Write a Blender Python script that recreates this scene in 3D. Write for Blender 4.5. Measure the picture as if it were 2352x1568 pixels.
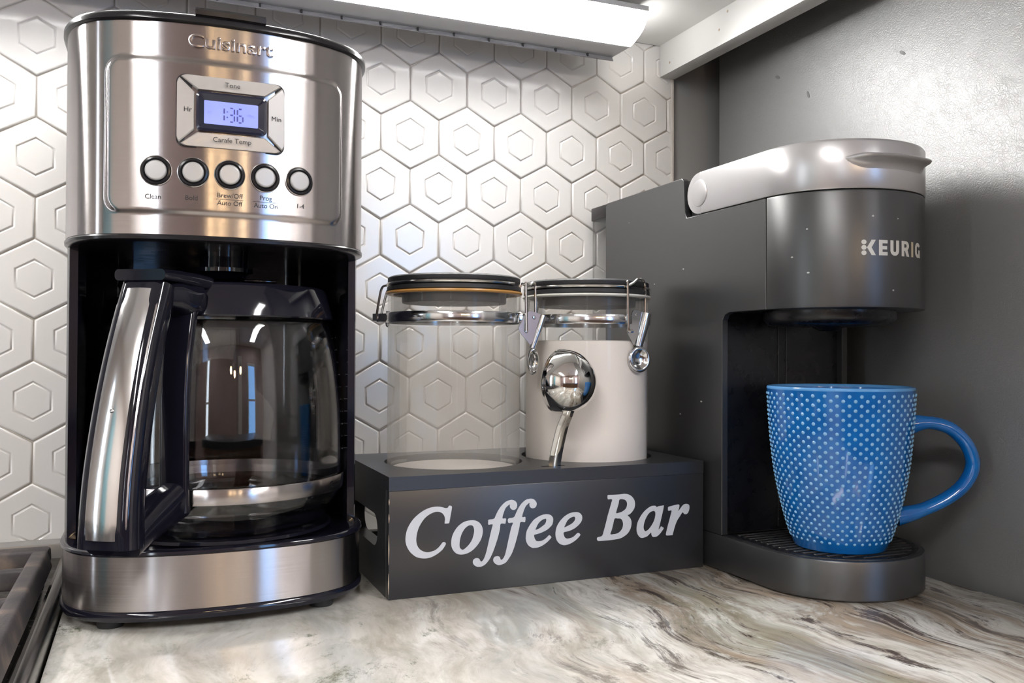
import bpy, bmesh, math, random
from mathutils import Vector, Matrix
from mathutils.geometry import tessellate_polygon

# ------------------------------------------------------------------ camera, world, light, exposure
SC = bpy.context.scene
COL = SC.collection
for o in list(bpy.data.objects):
    bpy.data.objects.remove(o, do_unlink=True)

CAM = Vector((0.0, -0.7916, 0.16654))
YAW, PITCH, ROLL, FPX = 0.39551, 0.013737, 0.0036666, 2012.77
F = Vector((math.sin(YAW) * math.cos(PITCH), math.cos(YAW) * math.cos(PITCH), math.sin(PITCH)))
R0 = Vector((math.cos(YAW), -math.sin(YAW), 0)); U0 = R0.cross(F)
Rv = math.cos(ROLL) * R0 + math.sin(ROLL) * U0
Uv = -math.sin(ROLL) * R0 + math.cos(ROLL) * U0
cd = bpy.data.cameras.new('camera'); cam = bpy.data.objects.new('camera', cd); COL.objects.link(cam)
cd.sensor_width = 36.0; cd.lens = FPX / 2352 * 36.0; cd.clip_start = 0.01; cd.clip_end = 50
cam.matrix_world = Matrix(((Rv.x, Uv.x, -F.x, CAM.x), (Rv.y, Uv.y, -F.y, CAM.y), (Rv.z, Uv.z, -F.z, CAM.z), (0, 0, 0, 1)))
SC.camera = cam

W = bpy.data.worlds.new('world'); SC.world = W; W.use_nodes = True
W.node_tree.nodes['Background'].inputs[0].default_value = (0.75, 0.85, 1.0, 1)
W.node_tree.nodes['Background'].inputs[1].default_value = 0.6

LAMP_POWER = 42.0        # under-cabinet tube, emission strength of its diffuser
FILL_POWER = 50.0         # unseen ceiling panels added as room fill
WINDOW_POWER = 10.0       # daylight behind the panes
PENDANT_POWER = 60.0
SC.view_settings.view_transform = 'Standard'
SC.view_settings.look = 'None'
SC.view_settings.exposure = 0.15
SC.view_settings.gamma = 1.0
SC.view_settings.use_curve_mapping = False
try:
    SC.cycles.max_bounces = 14; SC.cycles.transparent_max_bounces = 24
    SC.cycles.transmission_bounces = 12; SC.cycles.glossy_bounces = 8
    SC.cycles.use_denoising = True
    SC.cycles.sample_clamp_indirect = 6.0
    SC.cycles.caustics_refractive = False; SC.cycles.caustics_reflective = False
except Exception:
    pass

# ------------------------------------------------------------------ materials
MATS = {}
def mat(name, col, rough=0.5, metal=0.0, **k):
    if name in MATS: return MATS[name]
    m = bpy.data.materials.new(name); m.use_nodes = True
    b = m.node_tree.nodes['Principled BSDF']
    c = tuple(col) + (1.0,) if len(col) == 3 else col
    b.inputs['Base Color'].default_value = c
    b.inputs['Roughness'].default_value = rough
    b.inputs['Metallic'].default_value = metal
    for kk, v in k.items():
        b.inputs[kk].default_value = v
    m.diffuse_color = c
    MATS[name] = m
    return m
def N(m, t, **k):
    n = m.node_tree.nodes.new(t)
    for kk, v in k.items(): setattr(n, kk, v)
    return n
def L(m, a, b): m.node_tree.links.new(a, b)
def BS(m): return m.node_tree.nodes['Principled BSDF']
def coords(m, scale=(1, 1, 1), rot=(0, 0, 0), kind='Object'):
    tc = N(m, 'ShaderNodeTexCoord'); mp = N(m, 'ShaderNodeMapping')
    mp.inputs['Scale'].default_value = scale; mp.inputs['Rotation'].default_value = rot
    L(m, tc.outputs[kind], mp.inputs[0]); return mp.outputs[0]
def noise(m, vec, scale, detail=4, rough=0.5, dist=0.0):
    n = N(m, 'ShaderNodeTexNoise'); n.inputs['Scale'].default_value = scale
    n.inputs['Detail'].default_value = detail; n.inputs['Roughness'].default_value = rough
    n.inputs['Distortion'].default_value = dist
    L(m, vec, n.inputs['Vector']); return n.outputs[0]
def ramp(m, fac, stops, interp='LINEAR'):
    r = N(m, 'ShaderNodeValToRGB'); r.color_ramp.interpolation = interp
    e = r.color_ramp.elements
    while len(e) < len(stops): e.new(0.5)
    for el, (p, c) in zip(e, stops):
        el.position = p; el.color = c if len(c) == 4 else tuple(c) + (1,)
    L(m, fac, r.inputs[0]); return r.outputs[0]
def mixc(m, fac, a, b, mode='MIX'):
    x = N(m, 'ShaderNodeMix'); x.data_type = 'RGBA'; x.blend_type = mode
    for s, v in ((x.inputs[0], fac), (x.inputs[6], a), (x.inputs[7], b)):
        if hasattr(v, 'is_linked'): L(m, v, s)
        else: s.default_value = v if isinstance(v, float) else (tuple(v) + (1,) if len(v) == 3 else v)
    return x.outputs[2]
def bump(m, h, strength=0.2, dist=0.001):
    b = N(m, 'ShaderNodeBump'); b.inputs['Strength'].default_value = strength; b.inputs['Distance'].default_value = dist
    L(m, h, b.inputs['Height']); L(m, b.outputs[0], BS(m).inputs['Normal']); return b
def noisy_rough(m, scale, lo, hi, detail=3):
    n = noise(m, coords(m), scale, detail)
    mr = N(m, 'ShaderNodeMapRange'); mr.inputs[1].default_value = 0.3; mr.inputs[2].default_value = 0.7
    mr.inputs[3].default_value = lo; mr.inputs[4].default_value = hi
    L(m, n, mr.inputs[0]); L(m, mr.outputs[0], BS(m).inputs['Roughness'])

# glazed white tile
M_TILE = mat('white_glazed_ceramic', (0.74, 0.725, 0.71), 0.16, **{'Coat Weight': 0.25, 'Coat Roughness': 0.08})
bump(M_TILE, noise(M_TILE, coords(M_TILE), 60, 2), 0.08, 0.001)
M_GROUT = mat('white_grout', (0.66, 0.62, 0.57), 0.75)
bump(M_GROUT, noise(M_GROUT, coords(M_GROUT), 900, 2), 0.2, 0.0005)
M_GREYWALL = mat('grey_wall_paint', (0.32, 0.32, 0.32), 0.5); noisy_rough(M_GREYWALL, 40, 0.45, 0.6)
M_WALL = mat('warm_wall_paint', (0.62, 0.58, 0.54), 0.7); noisy_rough(M_WALL, 30, 0.6, 0.8)
M_TAUPE = mat('mauve_wall_paint', (0.27, 0.205, 0.20), 0.7); noisy_rough(M_TAUPE, 30, 0.6, 0.8)
M_CEIL = mat('ceiling_paint', (0.80, 0.79, 0.77), 0.8); noisy_rough(M_CEIL, 30, 0.7, 0.9)
M_FLOOR = mat('oak_floor', (0.30, 0.19, 0.11), 0.4)
_v = coords(M_FLOOR, (2, 14, 1)); L(M_FLOOR, ramp(M_FLOOR, noise(M_FLOOR, _v, 3, 5), [(0.3, (0.20, 0.12, 0.07)), (0.7, (0.38, 0.25, 0.15))]), BS(M_FLOOR).inputs['Base Color'])
M_CAB = mat('white_cabinet_paint', (0.66, 0.655, 0.64), 0.45); bump(M_CAB, noise(M_CAB, coords(M_CAB), 120, 3), 0.05, 0.0006)
M_WHITEM = mat('white_enamel_metal', (0.70, 0.71, 0.73), 0.35); noisy_rough(M_WHITEM, 60, 0.3, 0.42)
M_GREYM = mat('grey_enamel_metal', (0.33, 0.33, 0.35), 0.4); noisy_rough(M_GREYM, 60, 0.35, 0.45)

# granite worktop
M_STONE = mat('flowing_granite', (0.8, 0.78, 0.72), 0.10, **{'Coat Weight': 0.3, 'Coat Roughness': 0.03})
def granite():
    m = M_STONE
    tc = N(m, 'ShaderNodeTexCoord')
    # gently warped coordinates
    w = N(m, 'ShaderNodeTexNoise'); w.inputs['Scale'].default_value = 7; w.inputs['Detail'].default_value = 2
    L(m, tc.outputs['Object'], w.inputs['Vector'])
    sub = N(m, 'ShaderNodeVectorMath', operation='SUBTRACT'); L(m, w.outputs['Color'], sub.inputs[0]); sub.inputs[1].default_value = (0.5, 0.5, 0.5)
    sc = N(m, 'ShaderNodeVectorMath', operation='SCALE'); L(m, sub.outputs[0], sc.inputs[0]); sc.inputs['Scale'].default_value = 0.085
    add = N(m, 'ShaderNodeVectorMath', operation='ADD'); L(m, tc.outputs['Object'], add.inputs[0]); L(m, sc.outputs[0], add.inputs[1])
    def mapped(scale, rot, loc=(0, 0, 0)):
        mp = N(m, 'ShaderNodeMapping'); mp.inputs['Scale'].default_value = scale; mp.inputs['Rotation'].default_value = (0, 0, rot); mp.inputs['Location'].default_value = loc
        L(m, add.outputs[0], mp.inputs[0]); return mp.outputs[0]
    va = mapped((1, 0.22, 1), 0.10); vb = mapped((1, 0.13, 1), 0.06, (3.1, 1.7, 0)); vc = mapped((1, 0.11, 1), 0.12, (7.3, 2.2, 0)); vd = mapped((1, 0.50, 1), 0.3, (1.3, 5.2, 0)); ve = mapped((1, 0.085, 1), 0.09, (11.3, 4.2, 0))
    base = ramp(m, noise(m, va, 24, 6, 0.6), [(0.28, (0.47, 0.43, 0.36)), (0.40, (0.70, 0.665, 0.60)), (0.50, (0.86, 0.84, 0.79)), (0.70, (0.92, 0.91, 0.88))])
    # stronger veining towards the fridge side, whiter stone towards the stove
    sep = N(m, 'ShaderNodeSeparateXYZ'); L(m, tc.outputs['Object'], sep.inputs[0])
    def grad(x0, x1, lo, hi):
        g_ = N(m, 'ShaderNodeMapRange'); g_.inputs[1].default_value = x0; g_.inputs[2].default_value = x1; g_.inputs[3].default_value = lo; g_.inputs[4].default_value = hi
        L(m, sep.outputs[0], g_.inputs[0]); return g_.outputs[0]
    gx = grad(0.10, 0.32, 0.10, 1.0); gl = grad(0.10, 0.34, 1.0, 0.25)
    def layer(prev, vec, scale, lo, hi, col, amt, g_=None, detail=6, rough=0.6):
        f = ramp(m, noise(m, vec, scale, detail, rough), [(lo, (0, 0, 0)), (hi, (1, 1, 1))])
        mul = N(m, 'ShaderNodeMath', operation='MULTIPLY'); L(m, f, mul.inputs[0]); mul.inputs[1].default_value = amt
        out = mul.outputs[0]
        if g_ is not None:
            m2 = N(m, 'ShaderNodeMath', operation='MULTIPLY'); L(m, out, m2.inputs[0]); L(m, g_, m2.inputs[1]); out = m2.outputs[0]
        return mixc(m, out, prev, col)
    c = layer(base, vb, 22, 0.44, 0.57, (0.40, 0.30, 0.21), 0.85, gx)
    c = layer(c, vc, 19, 0.52, 0.62, (0.33, 0.33, 0.25), 0.7, gx)
    c = layer(c, ve, 150, 0.46, 0.62, (0.22, 0.165, 0.125), 0.6, gx, 8, 0.7)
    c = layer(c, ve, 95, 0.52, 0.64, (0.88, 0.86, 0.81), 0.7, gx, 6, 0.7)
    c = layer(c, va, 13, 0.54, 0.68, (0.36, 0.38, 0.37), 0.65)
    c = layer(c, vd, 15, 0.55, 0.68, (0.50, 0.47, 0.40), 0.5, gl)
    c = layer(c, ve, 52, 0.545, 0.61, (0.075, 0.05, 0.045), 0.95, gx, 10, 0.75)
    c = layer(c, vb, 30, 0.60, 0.66, (0.05, 0.045, 0.045), 0.9, gx, 10, 0.78)
    c = layer(c, vd, 60, 0.50, 0.66, (0.44, 0.42, 0.35), 0.65, gl, 8, 0.7)
    c = layer(c, vd, 16, 0.56, 0.63, (0.07, 0.095, 0.05), 0.85, gl, 10, 0.8)
    c = layer(c, va, 110, 0.60, 0.72, (0.86, 0.84, 0.79), 0.6, None, 4, 0.6)
    L(m, c, BS(m).inputs['Base Color'])
granite()

# brushed steel (horizontal grain)
def steel(name, col, rough, grain=(5, 5, 2600), amt=0.012, aniso=0.0):
    m = mat(name, col, rough, 1.0)
    v = coords(m, grain)
    h = noise(m, v, 1.0, 3, 0.6)
    bump(m, h, amt, 0.0004)
    mr = N(m, 'ShaderNodeMapRange'); mr.inputs[1].default_value = 0.3; mr.inputs[2].default_value = 0.7
    mr.inputs[3].default_value = rough * 0.9; mr.inputs[4].default_value = rough * 1.1
    L(m, h, mr.inputs[0]); L(m, mr.outputs[0], BS(m).inputs['Roughness'])
    if aniso:
        BS(m).inputs['Anisotropic'].default_value = aniso; BS(m).inputs['Anisotropic Rotation'].default_value = 0.25
        t = N(m, 'ShaderNodeTangent'); t.direction_type = 'RADIAL'; t.axis = 'Z'
        L(m, t.outputs[0], BS(m).inputs['Tangent'])
    return m
M_STEEL = steel('brushed_steel', (0.41, 0.38, 0.375), 0.225, aniso=1.0)
M_GRIPSTEEL = steel('satin_grip_steel', (0.66, 0.65, 0.65), 0.13, grain=(500, 500, 8), amt=0.02)
M_CHROME = mat('polished_chrome', (0.72, 0.71, 0.69), 0.06, 1.0)
M_WIRE = mat('steel_wire', (0.62, 0.60, 0.57), 0.16, 1.0)
M_CLAMP = mat('bright_clamp_steel', (0.62, 0.63, 0.64), 0.14, 1.0)
for _m in (M_CHROME, M_WIRE, M_CLAMP): bump(_m, noise(_m, coords(_m), 200, 2), 0.02, 0.0005)
M_GLOSSK = mat('gloss_black_plastic', (0.007, 0.007, 0.013), 0.07); bump(M_GLOSSK, noise(M_GLOSSK, coords(M_GLOSSK), 90, 2), 0.015, 0.001)
M_LIDK = mat('smoked_black_plastic', (0.016, 0.015, 0.017), 0.2, **{'IOR': 1.38}); noisy_rough(M_LIDK, 80, 0.14, 0.26)
M_RUBBER = mat('black_rubber', (0.018, 0.018, 0.02), 0.5); noisy_rough(M_RUBBER, 200, 0.4, 0.6)
M_BTN = mat('silver_button_plastic', (0.45, 0.445, 0.44), 0.38, 0.25); noisy_rough(M_BTN, 300, 0.3, 0.42)
M_PLATE = mat('pale_silver_plastic', (0.44, 0.42, 0.40), 0.36, 0.3); noisy_rough(M_PLATE, 300, 0.28, 0.4)
M_INK = mat('black_print', (0.012, 0.012, 0.014), 0.5); noisy_rough(M_INK, 300, 0.45, 0.55)
M_LCD = mat('lit_lcd', (0.12, 0.15, 0.5), 0.25, **{'Emission Color': (0.36, 0.42, 1.0, 1), 'Emission Strength': 0.72})
L(M_LCD, ramp(M_LCD, noise(M_LCD, coords(M_LCD), 40, 1), [(0.2, (0.24, 0.30, 1.0)), (0.8, (0.38, 0.44, 1.0))]), BS(M_LCD).inputs['Emission Color'])
M_LCDINK = mat('lcd_segments', (0.03, 0.035, 0.18), 0.3, **{'Emission Color': (0.06, 0.07, 0.40, 1), 'Emission Strength': 0.35})
M_LCDFAINT = mat('lcd_faint_segments', (0.2, 0.22, 0.6), 0.3, **{'Emission Color': (0.16, 0.19, 0.75, 1), 'Emission Strength': 0.6})
for _m in (M_LCDINK, M_LCDFAINT): noisy_rough(_m, 300, 0.25, 0.35)
M_LCDFRAME = mat('blue_black_lens_frame', (0.016, 0.018, 0.035), 0.12); noisy_rough(M_LCDFRAME, 200, 0.08, 0.16)

def glass_mat(name, col, rough=0.0, ior=1.45):
    m = mat(name, col, rough, 0.0, **{'Transmission Weight': 1.0, 'IOR': ior})
    bump(m, noise(m, coords(m), 30, 1), 0.01, 0.0005)
    return m
M_GLASS = glass_mat('carafe_glass', (0.95, 0.96, 0.97), 0.0, 1.47)
def film_mat(name, col, opacity, rough):
    """thin clear acrylic with an amount of powder film on it"""
    m = bpy.data.materials.new(name); m.use_nodes = True; nt = m.node_tree
    for n in list(nt.nodes):
        if n.type != 'OUTPUT_MATERIAL': nt.nodes.remove(n)
    out = [n for n in nt.nodes if n.type == 'OUTPUT_MATERIAL'][0]
    tr = N(m, 'ShaderNodeBsdfTransparent'); tr.inputs[0].default_value = (0.985, 0.98, 0.97, 1)
    df = N(m, 'ShaderNodeBsdfDiffuse'); df.inputs[0].default_value = tuple(col) + (1,)
    tl = N(m, 'ShaderNodeBsdfTranslucent'); tl.inputs[0].default_value = tuple(col) + (1,)
    gl = N(m, 'ShaderNodeBsdfGlossy'); gl.inputs['Roughness'].default_value = rough
    m1 = N(m, 'ShaderNodeMixShader'); m1.inputs[0].default_value = 0.4; L(m, df.outputs[0], m1.inputs[1]); L(m, tl.outputs[0], m1.inputs[2])
    m2 = N(m, 'ShaderNodeMixShader'); L(m, tr.outputs[0], m2.inputs[1]); L(m, m1.outputs[0], m2.inputs[2])
    n = noise(m, coords(m, (1, 1, 0.5)), 45, 4, 0.6)
    mr = N(m, 'ShaderNodeMapRange'); mr.inputs[1].default_value = 0.25; mr.inputs[2].default_value = 0.75
    mr.inputs[3].default_value = opacity * 0.9; mr.inputs[4].default_value = opacity * 1.1
    L(m, n, mr.inputs[0]); L(m, mr.outputs[0], m2.inputs[0])
    fr = N(m, 'ShaderNodeFresnel'); fr.inputs[0].default_value = 1.4
    fm = N(m, 'ShaderNodeMath', operation='MULTIPLY'); fm.inputs[1].default_value = 0.35; L(m, fr.outputs[0], fm.inputs[0])
    m3 = N(m, 'ShaderNodeMixShader'); L(m, fm.outputs[0], m3.inputs[0]); L(m, m2.outputs[0], m3.inputs[1]); L(m, gl.outputs[0], m3.inputs[2])
    L(m, m3.outputs[0], out.inputs[0]); MATS[name] = m
    return m
M_ACRYL = film_mat('clear_acrylic', (0.9, 0.88, 0.85), 0.035, 0.03)
M_HAZY = film_mat('powder_hazed_acrylic', (0.99, 0.945, 0.875), 0.21, 0.05)
M_TANK = film_mat('clear_tank_plastic', (0.8, 0.82, 0.85), 0.10, 0.05)
M_CREAM = mat('creamer_powder', (0.90, 0.845, 0.80), 0.8); bump(M_CREAM, noise(M_CREAM, coords(M_CREAM), 800, 3), 0.25, 0.0005)
M_AMBER = mat('amber_gasket', (0.50, 0.26, 0.07), 0.35, **{'Subsurface Weight': 0.0}); noisy_rough(M_AMBER, 200, 0.28, 0.4)
M_WGASK = mat('white_gasket', (0.66, 0.66, 0.62), 0.4); noisy_rough(M_WGASK, 200, 0.3, 0.45)
M_PLUG = mat('grey_lid_plug', (0.10, 0.10, 0.105), 0.4); noisy_rough(M_PLUG, 200, 0.3, 0.5)

# black painted wood
M_WOOD = mat('black_painted_wood', (0.018, 0.019, 0.023), 0.32, **{'IOR': 1.6})
_v = coords(M_WOOD, (3, 3, 260)); bump(M_WOOD, noise(M_WOOD, _v, 1.0, 4, 0.6), 0.09, 0.0005)
M_LETTER = mat('pale_grey_lettering_paint', (0.50, 0.52, 0.57), 0.5); noisy_rough(M_LETTER, 300, 0.42, 0.55)
M_WORN = mat('bare_wood_edge', (0.45, 0.36, 0.28), 0.7); noisy_rough(M_WORN, 300, 0.6, 0.8)

# pod brewer
M_KBODY = mat('satin_charcoal_plastic', (0.016, 0.016, 0.017), 0.36, **{'IOR': 1.82})
bump(M_KBODY, noise(M_KBODY, coords(M_KBODY), 1500, 2), 0.06, 0.0003)
def specks():
    m = M_KBODY; v = coords(m, (1, 0.6, 1.2), (0.4, 0.2, 0.6))
    vo = N(m, 'ShaderNodeTexVoronoi'); vo.inputs['Scale'].default_value = 75; vo.inputs['Randomness'].default_value = 1.0; L(m, v, vo.inputs['Vector'])
    near = N(m, 'ShaderNodeMath', operation='LESS_THAN'); near.inputs[1].default_value = 0.055; L(m, vo.outputs['Distance'], near.inputs[0])
    few = N(m, 'ShaderNodeSeparateColor'); L(m, vo.outputs['Color'], few.inputs[0])
    pick = N(m, 'ShaderNodeMath', operation='GREATER_THAN'); pick.inputs[1].default_value = 0.62; L(m, few.outputs[0], pick.inputs[0])
    both = N(m, 'ShaderNodeMath', operation='MULTIPLY'); L(m, near.outputs[0], both.inputs[0]); L(m, pick.outputs[0], both.inputs[1])
    L(m, mixc(m, both.outputs[0], (0.016, 0.016, 0.017), (0.45, 0.45, 0.44)), BS(m).inputs['Base Color'])
specks()
M_KINNER = mat('deep_black_plastic', (0.006, 0.006, 0.008), 0.3); noisy_rough(M_KINNER, 100, 0.22, 0.36)
M_KSILVER = mat('silver_satin_plastic', (0.52, 0.51, 0.515), 0.30, 0.55); bump(M_KSILVER, noise(M_KSILVER, coords(M_KSILVER), 1500, 2), 0.03, 0.0003)
M_KLOGO = mat('pale_grey_logo_print', (0.60, 0.60, 0.57), 0.5); noisy_rough(M_KLOGO, 300, 0.42, 0.55)
M_KLOGO2 = mat('tan_logo_print', (0.52, 0.46, 0.33), 0.5); noisy_rough(M_KLOGO2, 300, 0.42, 0.55)

# mug
M_MUG = mat('blue_glaze', (0.012, 0.150, 0.42), 0.10, **{'Coat Weight': 0.5, 'Coat Roughness': 0.04})
L(M_MUG, ramp(M_MUG, noise(M_MUG, coords(M_MUG), 70, 3), [(0.3, (0.003, 0.100, 0.37)), (0.7, (0.004, 0.135, 0.45))]), BS(M_MUG).inputs['Base Color'])
M_DOT = mat('thin_pale_blue_glaze', (0.20, 0.42, 0.66), 0.12, **{'Coat Weight': 0.5, 'Coat Roughness': 0.05}); noisy_rough(M_DOT, 200, 0.09, 0.16)
M_RIMBLUE = mat('light_blue_rim_glaze', (0.10, 0.30, 0.62), 0.12); noisy_rough(M_RIMBLUE, 200, 0.09, 0.16)

# fridge
M_FRIDGE = mat('pebbled_grey_steel', (0.29, 0.29, 0.292), 0.47, 0.6)
def fridge():
    m = M_FRIDGE
    v = coords(m, (1, 1, 1))
    v2 = N(m, 'ShaderNodeTexVoronoi'); v2.feature = 'DISTANCE_TO_EDGE'; v2.inputs['Scale'].default_value = 430
    w = N(m, 'ShaderNodeTexNoise'); w.inputs['Scale'].default_value = 120; L(m, v, w.inputs['Vector'])
    sc = N(m, 'ShaderNodeVectorMath', operation='SCALE'); L(m, w.outputs['Color'], sc.inputs[0]); sc.inputs['Scale'].default_value = 0.012
    ad = N(m, 'ShaderNodeVectorMath', operation='ADD'); L(m, v, ad.inputs[0]); L(m, sc.outputs[0], ad.inputs[1])
    L(m, ad.outputs[0], v2.inputs['Vector'])
    r = ramp(m, v2.outputs['Distance'], [(0.0, (0, 0, 0)), (0.18, (1, 1, 1))])
    big = noise(m, v, 60, 3)
    mm = N(m, 'ShaderNodeMath', operation='MULTIPLY'); L(m, r, mm.inputs[0]); L(m, big, mm.inputs[1])
    bump(m, mm.outputs[0], 0.32, 0.0004)
fridge()
M_DENT = mat('dark_dent_mark', (0.10, 0.10, 0.10), 0.5); noisy_rough(M_DENT, 200, 0.4, 0.6)

# stove
M_IRON = mat('grimy_cast_iron', (0.11, 0.09, 0.085), 0.55)
_v = coords(M_IRON); L(M_IRON, ramp(M_IRON, noise(M_IRON, _v, 45, 5), [(0.3, (0.022, 0.019, 0.022)), (0.52, (0.050, 0.041, 0.042)), (0.68, (0.16, 0.12, 0.095))]), BS(M_IRON).inputs['Base Color'])
bump(M_IRON, noise(M_IRON, _v, 600, 4), 0.35, 0.0006)
M_ENAMEL = mat('black_stove_enamel', (0.02, 0.018, 0.017), 0.2); noisy_rough(M_ENAMEL, 60, 0.12, 0.35)
M_SSTEEL = steel('stove_edge_steel', (0.22, 0.21, 0.20), 0.22, grain=(300, 6, 300), amt=0.03)
M_SGREY = mat('stove_back_grey', (0.33, 0.32, 0.31), 0.35, 0.5); noisy_rough(M_SGREY, 60, 0.3, 0.45)

def emit(name, col, strength):
    m = mat(name, col, 0.4, 0.0, **{'Emission Color': tuple(col) + (1,), 'Emission Strength': strength})
    n = noise(m, coords(m), 3, 1)
    L(m, ramp(m, n, [(0.0, tuple(c * 0.97 for c in col)), (1.0, col)]), BS(m).inputs['Emission Color'])
    return m
M_DIFF = emit('lit_diffuser', (1.0, 0.985, 0.96), LAMP_POWER)
M_LAMPEND = emit('glowing_end_plastic', (1.0, 0.985, 0.96), LAMP_POWER * 0.30)
M_TEAL = mat('teal_door_paint', (0.16, 0.36, 0.42), 0.5); noisy_rough(M_TEAL, 40, 0.4, 0.6)
M_FILL = emit('fill_panel_glow', (1.0, 0.985, 0.965), FILL_POWER)
M_DAY = emit('daylit_pane', (0.80, 0.90, 1.0), WINDOW_POWER)
M_DAYBLUE = emit('daylit_blue_pane', (0.25, 0.52, 1.0), WINDOW_POWER * 0.6)
M_BULB = emit('warm_bulb', (1.0, 0.72, 0.40), PENDANT_POWER)
M_BROWN = mat('walnut_wood', (0.17, 0.09, 0.05), 0.4)
L(M_BROWN, ramp(M_BROWN, noise(M_BROWN, coords(M_BROWN, (8, 8, 1)), 4, 5), [(0.3, (0.10, 0.05, 0.03)), (0.7, (0.24, 0.13, 0.075))]), BS(M_BROWN).inputs['Base Color'])
M_DARK = mat('dark_slate_paint', (0.045, 0.05, 0.065), 0.4); noisy_rough(M_DARK, 50, 0.3, 0.5)

# ------------------------------------------------------------------ mesh helpers
class MB:
    def __init__(s): s.v = []; s.f = []
    def add(s, vs, fs):
        b = len(s.v); s.v += [tuple(v) for v in vs]; s.f += [tuple(i + b for i in f) for f in fs]; return s
    def box(s, x0, x1, y0, y1, z0, z1):
        return s.add([(x0, y0, z0), (x1, y0, z0), (x1, y1, z0), (x0, y1, z0), (x0, y0, z1), (x1, y0, z1), (x1, y1, z1), (x0, y1, z1)],
                     [(0, 3, 2, 1), (4, 5, 6, 7), (0, 1, 5, 4), (1, 2, 6, 5), (2, 3, 7, 6), (3, 0, 4, 7)])
    def loft(s, rings, closed=True, cap0=True, cap1=True):
        n = len(rings[0]); vs = [p for r in rings for p in r]; fs = []
        for k in range(len(rings) - 1):
            for i in range(n if closed else n - 1):
                j = (i + 1) % n
                fs.append((k * n + i, k * n + j, (k + 1) * n + j, (k + 1) * n + i))
        if cap0: fs.append(tuple(reversed(range(n))))
        if cap1: fs.append(tuple(range((len(rings) - 1) * n, len(rings) * n)))
        return s.add(vs, fs)
    def lathe(s, prof, c=(0, 0, 0), n=64, a0=0.0, a1=2 * math.pi):
        full = abs(a1 - a0 - 2 * math.pi) < 1e-6; m = n if full else n + 1
        vs = []; fs = []
        for r, z in prof:
            for i in range(m):
                a = a0 + (a1 - a0) * i / n
                vs.append((c[0] + r * math.cos(a), c[1] + r * math.sin(a), c[2] + z))
        for k in range(len(prof) - 1):
            for i in range(n):
                j = (i + 1) % m if full else i + 1
                fs.append((k * m + i, k * m + j, (k + 1) * m + j, (k + 1) * m + i))
        return s.add(vs, fs)
    def xf(s, M):
        s.v = [tuple(M @ Vector(v)) for v in s.v]; return s
    def tube(s, path, rad, n=10, cap=True, closed=False):
        P = [Vector(p) for p in path]; rs = rad if isinstance(rad, (list, tuple)) else [rad] * len(P)
        rings = []; up = None
        for i, p in enumerate(P):
            if closed: t = P[(i + 1) % len(P)] - P[i - 1]
            else: t = P[min(i + 1, len(P) - 1)] - P[max(i - 1, 0)]
            t.normalize()
            if up is None:
                up = Vector((0, 0, 1)) if abs(t.z) < 0.9 else Vector((1, 0, 0))
            a = t.cross(up); a.normalize(); b = a.cross(t); up = b
            rings.append([p + rs[i] * (math.cos(2 * math.pi * k / n) * a + math.sin(2 * math.pi * k / n) * b) for k in range(n)])
        if closed:
            rings.append(rings[0]); return s.loft(rings, True, False, False)
        return s.loft(rings, True, cap, cap)
    def poly(s, loops, fn):
        """flat polygon with holes; fn maps (u, v) to a point"""
        pts = [p for l in loops for p in l]
        tris = tessellate_polygon([[Vector((p[0], p[1], 0)) for p in l] for l in loops])
        out = []
        for t in tris:
            a, b, c = [pts[i] for i in t]
            if (b[0] - a[0]) * (c[1] - a[1]) - (b[1] - a[1]) * (c[0] - a[0]) < 0: t = (t[0], t[2], t[1])
            out.append(tuple(t))
        return s.add([fn(*p) for p in pts], out)
    def prism(s, loop, fn0, fn1, holes=()):
        """extruded 2-d polygon with holes between two mappings"""
        loops = [list(loop)] + [list(h) for h in holes]
        s.poly(loops, fn0); s.poly(loops, fn1)
        for l in loops:
            n = len(l)
            s.add([fn0(*p) for p in l] + [fn1(*p) for p in l], [(i, (i + 1) % n, n + (i + 1) % n, n + i) for i in range(n)])
        return s
    def build(s, name, material, parent=None, smooth=40, bevel=0.0, seg=2, merge=True, kind=None, label=None):
        o0 = Vector((0, 0, 0)); p = parent
        while p is not None: o0 += Vector(p.location); p = p.parent
        me = bpy.data.meshes.new(name)
        me.from_pydata([(v[0] - o0.x, v[1] - o0.y, v[2] - o0.z) for v in s.v], [], s.f)
        bm = bmesh.new(); bm.from_mesh(me)
        if merge: bmesh.ops.remove_doubles(bm, verts=bm.verts, dist=1e-6)
        bmesh.ops.recalc_face_normals(bm, faces=bm.faces)
        if bevel > 0:
            es = [e for e in bm.edges if len(e.link_faces) == 2 and e.calc_face_angle(0) > math.radians(35)]
            bmesh.ops.bevel(bm, geom=es, offset=bevel, segments=seg, affect='EDGES', profile=0.5, clamp_overlap=True)
        bm.to_mesh(me); bm.free()
        me.materials.append(material)
        if smooth:
            me.shade_smooth(); me.set_sharp_from_angle(angle=math.radians(smooth))
        ob = bpy.data.objects.new(name, me); COL.objects.link(ob); ob.parent = parent
        if kind: ob['kind'] = kind
        if label: ob['label'] = label
        return ob
def root(name, loc, label, cat, group=None):
    o = bpy.data.objects.new(name, None); COL.objects.link(o); o.location = loc
    o.empty_display_size = 0.02
    o['label'] = label; o['category'] = cat
    if group: o['group'] = group
    return o
def tag(o, label, cat, group=None):
    o['label'] = label; o['category'] = cat
    if group: o['group'] = group
    return o
def struct(o, label, cat=None):
    o['kind'] = 'structure'; o['label'] = label
    if cat: o['category'] = cat
    return o
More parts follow.
